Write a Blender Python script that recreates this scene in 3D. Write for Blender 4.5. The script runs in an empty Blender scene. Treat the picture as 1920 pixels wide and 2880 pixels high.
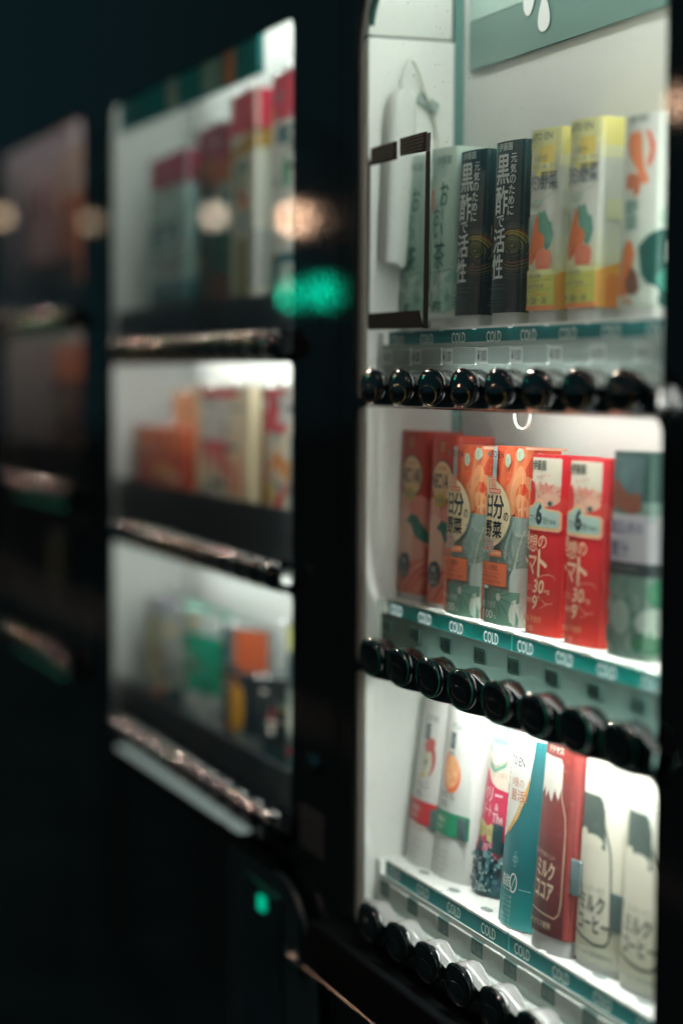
import bpy, bmesh, math, random
from mathutils import Vector
from mathutils.geometry import tessellate_polygon
R = math.radians
sc = bpy.context.scene
EYE = 1.46                      # eye height; every height below is written relative to it

# ------------------------------------------------------------------ camera
cd = bpy.data.cameras.new('camera'); cam = bpy.data.objects.new('camera', cd); sc.collection.objects.link(cam)
yaw, pit, rol = R(20.2), R(3.75), R(0.25)
fw = Vector((-math.cos(yaw)*math.cos(pit), math.sin(yaw)*math.cos(pit), -math.sin(pit)))
rt = fw.cross(Vector((0, 0, 1))).normalized(); up = rt.cross(fw)
r2 = rt*math.cos(rol)+up*math.sin(rol); u2 = -rt*math.sin(rol)+up*math.cos(rol)
from mathutils import Matrix
cam.matrix_world = Matrix(((r2.x, u2.x, -fw.x, 0), (r2.y, u2.y, -fw.y, -0.638), (r2.z, u2.z, -fw.z, EYE), (0, 0, 0, 1)))
cd.sensor_fit = 'VERTICAL'; cd.sensor_height = 36; cd.lens = 5800/2880*36
cd.clip_start = 0.05; cd.clip_end = 200
cd.dof.use_dof = True; cd.dof.focus_distance = 1.60; cd.dof.aperture_fstop = 0.0725/0.038
sc.camera = cam
# ------------------------------------------------------------------ world: night
w = bpy.data.worlds.new('World'); sc.world = w; w.use_nodes = True
w.node_tree.nodes['Background'].inputs[0].default_value = (0.12, 0.42, 0.50, 1)
w.node_tree.nodes['Background'].inputs[1].default_value = 0.060
# ------------------------------------------------------------------ exposure
sc.view_settings.view_transform = 'Standard'; sc.view_settings.look = 'None'
sc.view_settings.exposure = 0.0; sc.view_settings.gamma = 1
sc.cycles.use_denoising = True
sc.cycles.max_bounces = 10; sc.cycles.diffuse_bounces = 5; sc.cycles.glossy_bounces = 5
sc.cycles.transparent_max_bounces = 16; sc.cycles.transmission_bounces = 6
sc.cycles.sample_clamp_indirect = 6
sc.cycles.caustics_reflective = True; sc.cycles.caustics_refractive = False
TUBE = (1.0, 1.0, 0.965)        # tube colour

# ------------------------------------------------------------------ materials
MC = {}
def lin(h):
    h = h.lstrip('#'); v = [int(h[i:i+2], 16)/255 for i in (0, 2, 4)]
    return tuple(((c+0.055)/1.055)**2.4 if c > 0.04045 else c/12.92 for c in v)
def nt(m): return m.node_tree.nodes, m.node_tree.links
def mat(name, col, rough=0.5, spec=0.5, coat=0.0, noise=0.0, nscale=40, bump=0.0, bscale=200, metal=0.0, transl=0.0):
    if name in MC: return MC[name]
    if isinstance(col, str): col = lin(col)
    m = bpy.data.materials.new(name); m.use_nodes = True; n, l = nt(m); b = n['Principled BSDF']
    b.inputs['Base Color'].default_value = (*col, 1); b.inputs['Roughness'].default_value = rough
    b.inputs['Specular IOR Level'].default_value = spec; b.inputs['Coat Weight'].default_value = coat
    b.inputs['Coat Roughness'].default_value = 0.08; b.inputs['Metallic'].default_value = metal
    tc = n.new('ShaderNodeTexCoord')
    if noise:
        t = n.new('ShaderNodeTexNoise'); t.inputs['Scale'].default_value = nscale; t.inputs['Detail'].default_value = 5
        l.new(tc.outputs['Object'], t.inputs['Vector'])
        mr = n.new('ShaderNodeMapRange'); mr.inputs['From Min'].default_value = 0.3; mr.inputs['From Max'].default_value = 0.7
        mr.inputs['To Min'].default_value = 1-noise; mr.inputs['To Max'].default_value = 1+noise
        l.new(t.outputs['Fac'], mr.inputs['Value'])
        v = n.new('ShaderNodeVectorMath'); v.operation = 'SCALE'; v.inputs[0].default_value = col
        l.new(mr.outputs[0], v.inputs['Scale']); l.new(v.outputs[0], b.inputs['Base Color'])
    if bump:
        t = n.new('ShaderNodeTexNoise'); t.inputs['Scale'].default_value = bscale; t.inputs['Detail'].default_value = 3
        l.new(tc.outputs['Object'], t.inputs['Vector'])
        bp = n.new('ShaderNodeBump'); bp.inputs['Strength'].default_value = bump; bp.inputs['Distance'].default_value = 0.001
        l.new(t.outputs['Fac'], bp.inputs['Height']); l.new(bp.outputs[0], b.inputs['Normal'])
    if transl:
        tr = n.new('ShaderNodeBsdfTranslucent'); tr.inputs[0].default_value = (*col, 1)
        mx = n.new('ShaderNodeMixShader'); mx.inputs[0].default_value = transl
        l.new(b.outputs[0], mx.inputs[1]); l.new(tr.outputs[0], mx.inputs[2])
        l.new(mx.outputs[0], n['Material Output'].inputs['Surface'])
    MC[name] = m; return m
def emis(name, col, s):
    if name in MC: return MC[name]
    m = bpy.data.materials.new(name); m.use_nodes = True; n, l = nt(m); n.remove(n['Principled BSDF'])
    e = n.new('ShaderNodeEmission'); e.inputs[0].default_value = (*col, 1); e.inputs[1].default_value = s
    l.new(e.outputs[0], n['Material Output'].inputs['Surface']); MC[name] = m; return m
def ink(h):                     # flat printed colour
    return mat('ink_'+h, '#'+h, rough=0.42, spec=0.4)
def ramp(name, stops, zmax, rough=0.4, noise=0.0, coat=0.0, transl=0.0):
    """vertical print gradient; stops = (height in mm, hex)"""
    if name in MC: return MC[name]
    m = mat(name, (0.5, 0.5, 0.5), rough=rough, spec=0.4, coat=coat, transl=transl); n, l = nt(m)
    tc = n.new('ShaderNodeTexCoord'); sp = n.new('ShaderNodeSeparateXYZ'); l.new(tc.outputs['Object'], sp.inputs[0])
    mr = n.new('ShaderNodeMapRange'); mr.inputs['From Max'].default_value = zmax/1000
    src = sp.outputs['Z']
    if noise:
        t = n.new('ShaderNodeTexNoise'); t.inputs['Scale'].default_value = 45; l.new(tc.outputs['Object'], t.inputs['Vector'])
        a = n.new('ShaderNodeMath'); a.operation = 'MULTIPLY_ADD'; a.inputs[1].default_value = noise/1000*4; l.new(t.outputs['Fac'], a.inputs[0])
        s2 = n.new('ShaderNodeMath'); s2.operation = 'SUBTRACT'; s2.inputs[1].default_value = noise/1000*2
        l.new(sp.outputs['Z'], s2.inputs[0]); l.new(s2.outputs[0], a.inputs[2]); src = a.outputs[0]
    l.new(src, mr.inputs['Value'])
    r = n.new('ShaderNodeValToRGB'); l.new(mr.outputs[0], r.inputs[0])
    el = r.color_ramp.elements
    while len(el) > 1: el.remove(el[0])
    for k, (z, h) in enumerate(stops):
        e = el[0] if k == 0 else el.new(z/zmax)
        e.position = z/zmax; e.color = (*lin(h), 1)
    l.new(r.outputs[0], n['Principled BSDF'].inputs['Base Color'])
    for nd in n:
        if nd.type == 'BSDF_TRANSLUCENT': l.new(r.outputs[0], nd.inputs[0])
    return m
def glass_mat():
    m = bpy.data.materials.new('acrylic_pane'); m.use_nodes = True; n, l = nt(m); n.remove(n['Principled BSDF'])
    tr = n.new('ShaderNodeBsdfTransparent'); tr.inputs[0].default_value = (0.93, 0.97, 0.95, 1)
    gl = n.new('ShaderNodeBsdfGlossy'); gl.inputs['Roughness'].default_value = 0.02
    fr = n.new('ShaderNodeFresnel'); fr.inputs['IOR'].default_value = 1.45
    df = n.new('ShaderNodeBsdfDiffuse'); df.inputs[0].default_value = (0.75, 0.85, 0.82, 1)
    dt = n.new('ShaderNodeBsdfTranslucent'); dt.inputs[0].default_value = (0.75, 0.85, 0.82, 1)
    dd = n.new('ShaderNodeMixShader'); l.new(df.outputs[0], dd.inputs[1]); l.new(dt.outputs[0], dd.inputs[2])
    tc = n.new('ShaderNodeTexCoord')
    t = n.new('ShaderNodeTexNoise'); t.inputs['Scale'].default_value = 9; t.inputs['Detail'].default_value = 4; l.new(tc.outputs['Object'], t.inputs['Vector'])
    mr = n.new('ShaderNodeMapRange'); mr.inputs['From Min'].default_value = 0.35; mr.inputs['From Max'].default_value = 0.75
    mr.inputs['To Min'].default_value = 0.006; mr.inputs['To Max'].default_value = 0.032; l.new(t.outputs['Fac'], mr.inputs['Value'])
    t2 = n.new('ShaderNodeTexNoise'); t2.inputs['Scale'].default_value = 420; t2.inputs['Detail'].default_value = 1; l.new(tc.outputs['Object'], t2.inputs['Vector'])
    gt = n.new('ShaderNodeMapRange'); gt.inputs['From Min'].default_value = 0.72; gt.inputs['From Max'].default_value = 0.78
    gt.inputs['To Max'].default_value = 0.35; l.new(t2.outputs['Fac'], gt.inputs['Value'])
    ad = n.new('ShaderNodeMath'); ad.operation = 'ADD'; l.new(mr.outputs[0], ad.inputs[0]); l.new(gt.outputs[0], ad.inputs[1])
    m1 = n.new('ShaderNodeMixShader'); l.new(ad.outputs[0], m1.inputs[0]); l.new(tr.outputs[0], m1.inputs[1]); l.new(dd.outputs[0], m1.inputs[2])
    m2 = n.new('ShaderNodeMixShader'); l.new(fr.outputs[0], m2.inputs[0]); l.new(m1.outputs[0], m2.inputs[1]); l.new(gl.outputs[0], m2.inputs[2])
    l.new(m2.outputs[0], n['Material Output'].inputs['Surface']); return m
BLACK = mat('cabinet_black', (0.010, 0.013, 0.016), rough=0.05, spec=0.5, bump=0.035, bscale=170)
BLACKP = mat('button_black', (0.006, 0.009, 0.010), rough=0.04, spec=1.0, noise=0.4, coat=1.0)
BARBLK = mat('bar_black', (0.007, 0.011, 0.012), rough=0.08, spec=1.0, coat=1.0)
WHITE = mat('liner_white', (0.72, 0.74, 0.70), rough=0.45, noise=0.05, nscale=7, bump=0.05, bscale=60)
BACKW = mat('liner_back', (0.66, 0.67, 0.63), rough=0.55, noise=0.07, nscale=5)
SHELF = mat('shelf_white', (0.72, 0.74, 0.71), rough=0.4, noise=0.05, nscale=20)
SHELFT = mat('shelf_translucent', (0.92, 0.94, 0.91), rough=0.35, transl=0.85)
RAIL = mat('rail_plastic', (0.20, 0.26, 0.245), rough=0.3, transl=0.5)
TEAL = mat('strip_teal', '#0A7274', rough=0.5, spec=0.2, noise=0.04, nscale=30)
TEALT = mat('strip_teal_backlit', '#2A9E9A', rough=0.3, transl=0.5)  # lighter teal puts part of the tube's backlight into the colour
INKW = mat('lettering_white', (0.70, 0.78, 0.75), rough=0.4)
INKWT = emis('lettering_self_lit', (0.90, 1.0, 0.97), 0.80)  # letters emit to stand in for the tube behind the strip
TAGW = mat('tag_pale', (0.55, 0.62, 0.60), rough=0.3)
TAGD = mat('tag_teal_dark', (0.12, 0.24, 0.23), rough=0.25, transl=0.4)
INKD = mat('lettering_dark', (0.012, 0.03, 0.035), rough=0.4)
GASK = mat('gasket_dark_teal', (0.01, 0.07, 0.06), rough=0.2)
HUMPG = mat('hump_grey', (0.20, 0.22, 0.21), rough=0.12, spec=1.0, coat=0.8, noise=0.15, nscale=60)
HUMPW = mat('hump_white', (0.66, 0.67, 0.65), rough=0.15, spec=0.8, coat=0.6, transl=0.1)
GLASS = glass_mat()
def clear_shelf():
    m = mat('shelf_clear', (0.93, 0.95, 0.92), rough=0.3, transl=0.8); n, l = nt(m); out = n['Material Output'].inputs['Surface']
    src = out.links[0].from_socket; tr = n.new('ShaderNodeBsdfTransparent'); tr.inputs[0].default_value = (0.95, 0.97, 0.95, 1)
    mx = n.new('ShaderNodeMixShader'); mx.inputs[0].default_value = 0.45; l.new(src, mx.inputs[1]); l.new(tr.outputs[0], mx.inputs[2]); l.new(mx.outputs[0], out); return m
SHELFC = clear_shelf()
CLEAR = mat('stand_clear_plastic', (0.66, 0.68, 0.66), rough=0.15, transl=0.35)

# ------------------------------------------------------------------ object helpers
def link(o): sc.collection.objects.link(o); return o
def thing(name, label, cat, loc, group=None, rot=(0, 0, 0)):
    o = link(bpy.data.objects.new(name, None)); o.empty_display_size = 0.05
    o.location = (loc[0], loc[1], loc[2]+EYE); o.rotation_euler = rot
    o['label'] = label; o['category'] = cat
    if group: o['group'] = group
    return o
def tag(o, label=None, cat=None, group=None, kind=None):
    if label: o['label'] = label
    if cat: o['category'] = cat
    if group: o['group'] = group
    if kind: o['kind'] = kind
    return o
class MB:
    """collects faces with materials; builds ONE mesh object"""
    def __init__(s): s.v = []; s.f = []; s.m = []; s.mats = []; s.sm = []
    def mi(s, m):
        if m not in s.mats: s.mats.append(m)
        return s.mats.index(m)
    def add(s, vs, fs, m, smooth=False):
        o = len(s.v); s.v += [tuple(p) for p in vs]; k = s.mi(m)
        for f in fs: s.f.append([i+o for i in f]); s.m.append(k); s.sm.append(smooth)
    def box(s, a, b, m, bev=0.0):
        (x0, y0, z0), (x1, y1, z1) = [min(p, q) for p, q in zip(a, b)], [max(p, q) for p, q in zip(a, b)]
        if bev:
            bm = bmesh.new(); bmesh.ops.create_cube(bm, size=1)
            for v in bm.verts: v.co = Vector(((x0+x1)/2+v.co.x*(x1-x0), (y0+y1)/2+v.co.y*(y1-y0), (z0+z1)/2+v.co.z*(z1-z0)))
            bmesh.ops.bevel(bm, geom=list(bm.edges), offset=bev, segments=3, profile=0.5, affect='EDGES')
            bm.verts.index_update()
            s.add([v.co[:] for v in bm.verts], [[v.index for v in f.verts] for f in bm.faces], m, True); bm.free(); return
        s.add([(x0, y0, z0), (x1, y0, z0), (x1, y1, z0), (x0, y1, z0), (x0, y0, z1), (x1, y0, z1), (x1, y1, z1), (x0, y1, z1)],
              [(0, 3, 2, 1), (4, 5, 6, 7), (0, 1, 5, 4), (1, 2, 6, 5), (2, 3, 7, 6), (3, 0, 4, 7)], m)
    def tube(s, pts, r, m, n=12, cap=True):
        pts = [Vector(p) for p in pts]; rs = r if isinstance(r, (list, tuple)) else [r]*len(pts)
        vs = []; ref = Vector((0.3, 0.5, 0.81))
        for i, p in enumerate(pts):
            t = (pts[min(i+1, len(pts)-1)]-pts[max(i-1, 0)]).normalized()
            u = t.cross(ref).normalized(); v = t.cross(u)
            for k in range(n):
                a = 2*math.pi*k/n; vs.append(p+rs[i]*(u*math.cos(a)+v*math.sin(a)))
        fs = [[i*n+k, i*n+(k+1) % n, (i+1)*n+(k+1) % n, (i+1)*n+k] for i in range(len(pts)-1) for k in range(n)]
        s.add(vs, fs, m, True)
        if cap: s.add(vs[:n], [list(range(n))[::-1]], m); s.add(vs[-n:], [list(range(n))], m)
    def plate(s, outer, holes, y0, y1, m):
        """flat plate in the XZ plane with holes, front y0, back y1"""
        loops = [outer]+holes; tess = tessellate_polygon([[Vector((x, z, 0)) for x, z in lp] for lp in loops])
        pts = [p for lp in loops for p in lp]
        s.add([(x, y0, z) for x, z in pts], [list(t) for t in tess], m)
        s.add([(x, y1, z) for x, z in pts], [list(t)[::-1] for t in tess], m)
        for lp in loops:
            n = len(lp); s.add([(x, y0, z) for x, z in lp]+[(x, y1, z) for x, z in lp], [[i, (i+1) % n, n+(i+1) % n, n+i] for i in range(n)], m)
    def build(s, name, parent=None, **kw):
        me = bpy.data.meshes.new(name); o0 = Vector((0, 0, 0))
        if parent is not None and kw.get('world', True):
            q = parent
            while q is not None: o0 += Vector(q.location); q = q.parent
            o0.z -= EYE
        me.from_pydata([(x-o0.x, y-o0.y, z-o0.z) for x, y, z in s.v], [], s.f)
        for m in s.mats: me.materials.append(m)
        me.polygons.foreach_set('material_index', s.m); me.polygons.foreach_set('use_smooth', s.sm)
        me.update(); o = link(bpy.data.objects.new(name, me))
        if parent is not None: o.parent = parent
        else: o.location.z = EYE
        return o
def rrect(x0, z0, x1, z1, r, n=6):
    """rounded rectangle; r = (bl, br, tr, tl)"""
    if not isinstance(r, (tuple, list)): r = (r,)*4
    out = []
    for (cx, cz, a0, rr) in ((x0+r[0], z0+r[0], 180, r[0]), (x1-r[1], z0+r[1], 270, r[1]), (x1-r[2], z1-r[2], 0, r[2]), (x0+r[3], z1-r[3], 90, r[3])):
        if rr < 1e-6: out.append((cx, cz)); continue
        for k in range(n+1):
            a = R(a0+90*k/n); out.append((cx+rr*math.cos(a), cz+rr*math.sin(a)))
    return out
TXT = {}
def text_mesh(s, bold=0.0, shear=0.0):
    """outline of a string as flat triangles, normalised to its own box 0..1 x 0..1"""
    key = (s, bold, shear)
    if key in TXT: return TXT[key]
    c = bpy.data.curves.new('lettering', 'FONT'); c.body = s; c.resolution_u = 2; c.offset = bold; c.shear = shear
    o = link(bpy.data.objects.new('lettering', c)); dg = bpy.context.evaluated_depsgraph_get()
    me = bpy.data.meshes.new_from_object(o.evaluated_get(dg))
    vs = [(v.co.x, v.co.y) for v in me.vertices]; fs = [list(p.vertices) for p in me.polygons]
    bpy.data.objects.remove(o); bpy.data.curves.remove(c); bpy.data.meshes.remove(me)
    x0 = min(v[0] for v in vs); x1 = max(v[0] for v in vs); y0 = min(v[1] for v in vs); y1 = max(v[1] for v in vs)
    w_, h_ = max(x1-x0, 1e-6), max(y1-y0, 1e-6)
    TXT[key] = ([((x-x0)/w_, (y-y0)/h_) for x, y in vs], fs); return TXT[key]
def copy_tree(o, loc, label, rot=None, parent=None):
    c = o.copy(); sc.collection.objects.link(c); c.parent = parent
    if parent is None:
        c.location = (loc[0], loc[1], loc[2]+EYE); c['label'] = label
        if rot is not None: c.rotation_euler = rot
    for ch in o.children: copy_tree(ch, None, None, None, c)
    return c

# ================================================================== VENDING MACHINES
ROW = [0.0312, -0.2002, -0.4300]          # height of the three selection strips
def button_bar(name, root, x0, x1, zb, xs, hmat, dz=0.0, amp=0.010, ztop=None, yf=-0.018):
    """wavy glossy bar with a hump over every button"""
    mb = MB(); n = int((x1-x0)/0.004); zs = zb+0.021+dz
    prof = []
    pitch = abs(xs[1]-xs[0]) if len(xs) > 1 else 0.065
    for i in range(n+1):
        x = x0+(x1-x0)*i/n
        d = min(abs(x-c) for c in xs)/(pitch/2); h = (0.5+0.5*math.cos(math.pi*min(d, 1)))**0.85
        zt = zs+amp*h; yff = yf+0.006*(1-h)
        prof.append([(x, 0.0, zb), (x, yff+0.006, zb), (x, yff+0.001, zb+0.002), (x, yff, zb+0.006), (x, yff, zt-0.006), (x, yff+0.0008, zt-0.003),
                     (x, yff+0.003, zt-0.0008), (x, yff+0.006, zt), (x, -0.004, zt+0.0006), (x, 0.0, zt-0.001), (x, 0.0, zb)])
    k = len(prof[0]); vs = [p for r_ in prof for p in r_]
    top = [[i*k+j, i*k+j+1, (i+1)*k+j+1, (i+1)*k+j] for i in range(n) for j in range(5, k-2)]
    rest = [[i*k+j, i*k+j+1, (i+1)*k+j+1, (i+1)*k+j] for i in range(n) for j in list(range(5))]
    mb.add(vs, rest, hmat if hmat.name.startswith('bar_dull') else BARBLK, True); mb.add(vs, top, hmat, True)
    o = mb.build('button_bar', root); 
    for p in o.data.polygons: pass
    return o
def button_mesh(z0, z1, wd, yf, bulge=0.0016):
    """arched dark dome, local origin at its centre"""
    h = z1-z0; vs = []; fs = []; NR, NA = 5, 28
    for i in range(NR+1):
        t = i/NR
        for k in range(NA):
            a = 2*math.pi*k/NA; ca, sa = math.cos(a), math.sin(a); e = 2/2.4
            px = math.copysign(abs(ca)**e, ca)*wd/2; pz = math.copysign(abs(sa)**e, sa)*h/2
            s = 1-t*0.999; y = -bulge*math.sqrt(max(0, 1-(s**2.6)))
            vs.append((px*s, y, pz*s))
    for i in range(NR):
        for k in range(NA): fs.append([i*NA+k, i*NA+(k+1) % NA, (i+1)*NA+(k+1) % NA, (i+1)*NA+k])
    b = len(vs); vs += [(x, 0.004, z) for x, y, z in vs[:NA]]
    fs += [[(k+1) % NA, k, b+k, b+(k+1) % NA] for k in range(NA)]
    return vs, fs
def ring_mesh(rx, rz, r, y, n=28, m=6, a0=0, a1=360):
    vs = []; fs = []; full = abs(a1-a0) >= 360; cnt = n if full else n+1
    for i in range(cnt):
        a = R(a0+(a1-a0)*i/n)
        for j in range(m):
            b = 2*math.pi*j/m; q = 1+r*math.cos(b)/rx
            vs.append((rx*q*math.cos(a), y+r*math.sin(b), rz*q*math.sin(a)))
    for i in range(n):
        i2 = (i+1) % cnt
        for j in range(m): fs.append([i*m+j, i*m+(j+1) % m, i2*m+(j+1) % m, i2*m+j])
    return vs, fs
def add_buttons(root, xs, zc, wd, ht, yf, ringm, rimm, offs=-0.006, bulge=0.0016):
    first = None
    for x in xs:
        if first is None:
            mb = MB(); v, f = button_mesh(-ht/2, ht/2, wd, yf, bulge); mb.add(v, f, BLACKP, True)
            o = mb.build('button', None); o.parent = root
            a = MB(); v, f = ring_mesh(wd*0.36, ht*0.26, 0.0004, -bulge); a.add([(p[0], p[1], p[2]+offs) for p in v], f, ringm, True)
            lr = a.build('lens_ring', None); lr.parent = o; lr.location = (0, 0, 0)
            c = MB(); v, f = ring_mesh(wd/2+0.0003, ht/2+0.0003, 0.0006, 0.0); c.add(v, f, rimm, True)
            rm = c.build('rim', None); rm.parent = o; rm.location = (0, 0, 0); first = o
            q = o
        else:
            q = first.copy(); link(q); q.parent = root
            for ch in first.children: d = ch.copy(); link(d); d.parent = q
        q.location = (x-root.location.x, yf-root.location.y, zc-root.location.z+EYE)
def tube_part(root, x0, x1, y, z, r, s, col=TUBE, nm='t'):
    mb = MB(); mb.tube([(x0, y, z), (x1, y, z)], r, emis('tube_%s' % nm, col, s), n=10, cap=False)
    return mb.build('fluorescent_tube', root)
def cabinet(root, X0, X1, wx0, wx1, top, rows, ztop, zbot, ypl=0.0, r1=0.05, inner=0.09, side_gap=0.066, left_gap=0.004):
    """black body, front panel with the window openings, white liner"""
    holes = [rrect(wx0, rows[0][0], wx1, top, (0.006, 0.006, min(0.03, r1), r1), 8)]
    for (a, b) in rows[1:]: holes.append(rrect(wx0, a, wx1, b, 0.010))
    mb = MB(); mb.plate(rrect(X0, zbot, X1, ztop, 0.01), holes, -0.003, 0.0, BLACK); mb.build('front_panel', root)
    mb = MB()
    mb.box((X0+0.001, 0.0005, zbot+0.002), (wx0-left_gap, 0.62, ztop-0.002), BLACK); mb.box((wx1+side_gap, 0.0005, zbot+0.002), (X1-0.001, 0.62, ztop-0.002), BLACK)
    mb.box((wx0-left_gap+0.001, 0.125, zbot+0.002), (wx1+side_gap-0.001, 0.62, ztop-0.002), BLACK); mb.box((wx0-left_gap+0.001, 0.0005, top+0.110), (wx1+side_gap-0.001, 0.124, ztop-0.002), BLACK)
    mb.box((wx0-left_gap+0.001, 0.0005, zbot+0.002), (wx1+side_gap-0.001, 0.124, rows[-1][0]-0.075), BLACK)
    mb.build('cabinet_body', root)
# ---------------- machine in focus
m1 = thing('vending_machine', 'nearest vending machine on the right, sharp drink cartons in a lit white window', 'vending machine', (-1.34, 0, -EYE), 'vending machines side by side')
WX0, WX1 = -1.697, -1.146
cabinet(m1, -1.731, -0.90, WX0, WX1, 0.352, [(-0.018, 0.352), (-0.250, -0.0255), (-0.482, -0.2565)], 0.49, -EYE+0.06, r1=0.075)
def liner(root, x0, x1, zb, zt, yb, wm, seam=None, bm=None):
    mb = MB(); mb.box((x0-0.012, 0.001, zb), (x0, yb+0.03, zt), wm)
    if seam:
        mb = MB(); mb.box((x0-0.012, 0.001, zb), (x0, yb-0.007, seam-0.0008), wm, 0.001); mb.build('side_liner', root)
        mb = MB(); mb.box((x0-0.012, 0.001, seam+0.0008), (x0, yb-0.009, zt), wm, 0.001); mb.box((x0-0.013, 0.001, seam-0.0008), (x0-0.004, yb-0.008, seam+0.0008), GASK)
        mb.build('side_liner', root)
        mb = MB(); mb.box((x0-0.014, yb-0.006, zb), (x0-0.002, yb+0.025, zt), mat('liner_edge_teal', (0.10, 0.22, 0.20), rough=0.3)); mb.build('liner_edge', root)
    else: mb.build('side_liner', root)
    mb = MB(); mb.box((x1, 0.001, zb), (x1+0.012, yb+0.03, zt), wm); mb.build('side_liner', root)
    mb = MB(); mb.box((x0-0.001, yb+0.002, zb), (x1+0.001, yb+0.03, zt), bm or BACKW); mb.build('back_liner', root)
    mb = MB(); mb.box((x0, 0.001, zt-0.002), (x1, yb+0.001, zt+0.008), wm); mb.build('ceiling_liner', root)
    mb = MB(); mb.box((x0, 0.001, zb-0.01), (x1, yb+0.001, zb), wm); mb.build('floor_liner', root)
LX0, LX1, YB = -1.674, -1.095, 0.088
liner(m1, LX0, LX1, -0.535, 0.425, YB, WHITE, seam=0.292)
# header film on the back liner with the four-petal leaf mark
mb = MB(); mb.box((-1.655, YB-0.0015, 0.2635), (LX1-0.003, YB+0.001, 0.3045), mat('film_teal', '#5A7A73', rough=0.3, noise=0.05, nscale=12))
mb.box((-1.655, YB-0.0015, 0.3055), (LX1-0.003, YB+0.001, 0.40), mat('film_mint', '#9DB8AD', rough=0.3, noise=0.05, nscale=12)); hd = mb.build('header_film', m1)
mb = MB()
def petal(cx, cz, L, W, ang):
    pts = []
    for k in range(24):
        a = 2*math.pi*k/24; q = math.cos(a); u = q*L/2; v = math.sin(a)*W/2*(0.72-0.38*q)/0.8
        ca, sa = math.cos(R(ang)), math.sin(R(ang)); pts.append((cx+u*ca-v*sa, YB-0.0025, cz+u*sa+v*ca))
    return pts
for (cx, cz, L, W, a) in ((-1.506, 0.290, 0.030, 0.022, 90), (-1.532, 0.304, 0.026, 0.019, 35), (-1.478, 0.312, 0.026, 0.019, 145), (-1.505, 0.325, 0.030, 0.022, 270)):
    p = petal(cx, cz, L, W, a); mb.add(p, [list(range(len(p)))], mat('leaf_mark_white', (0.75, 0.78, 0.76), rough=0.4))
mb.build('leaf_emblem', hd)
# window frame strip at the left edge, dark gap beside it
def edge_strip(root, x0, x1, z0, z1, r, y0, y1, m, name):
    out = rrect(x0, z0, x1+0.6, z1, (0.002, 0.002, 0.002, r), 10)
    lf = [p for p in out if p[0] < x0+r+0.01]; lf = sorted(set(lf), key=lambda p: p[1])
    inn = [(x+(x1-x0)*(1 if x < x0+1e-4 else 0.8), min(z, z1-(x1-x0)*0.6)) for x, z in lf]
    vs = []; fs = []
    for (a, b) in zip(lf, inn): vs += [(a[0], y0, a[1]), (b[0], y0, b[1]), (a[0], y1, a[1]), (b[0], y1, b[1])]
    for i in range(len(lf)-1):
        q = 4*i; fs += [[q, q+1, q+5, q+4], [q+1, q+3, q+7, q+5], [q, q+4, q+6, q+2]]
    mb = MB(); mb.add(vs, fs, m, True); return mb.build(name, root)
edge_strip(m1, -1.6968, -1.6855, -0.53, 0.3515, 0.074, 0.0006, 0.006, mat('frame_pale', (0.85, 0.86, 0.82), rough=0.35, transl=0.5), 'window_frame')
edge_strip(m1, -1.6855, -1.6765, -0.53, 0.342, 0.064, 0.0012, 0.006, GASK, 'window_gasket')
for (a, b, r_) in ((-0.018, 0.352, (0.004, 0.004, 0.03, 0.075)), (-0.25, -0.0255, 0.01), (-0.482, -0.2565, 0.01)):
    pts = rrect(WX0+0.0005, a+0.0005, WX1-0.0005, b-0.0005, r_, 8); mb = MB(); mb.add([(x, -0.0012, z) for x, z in pts], [list(range(len(pts)))], GLASS); mb.build('window_pane', m1)
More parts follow.
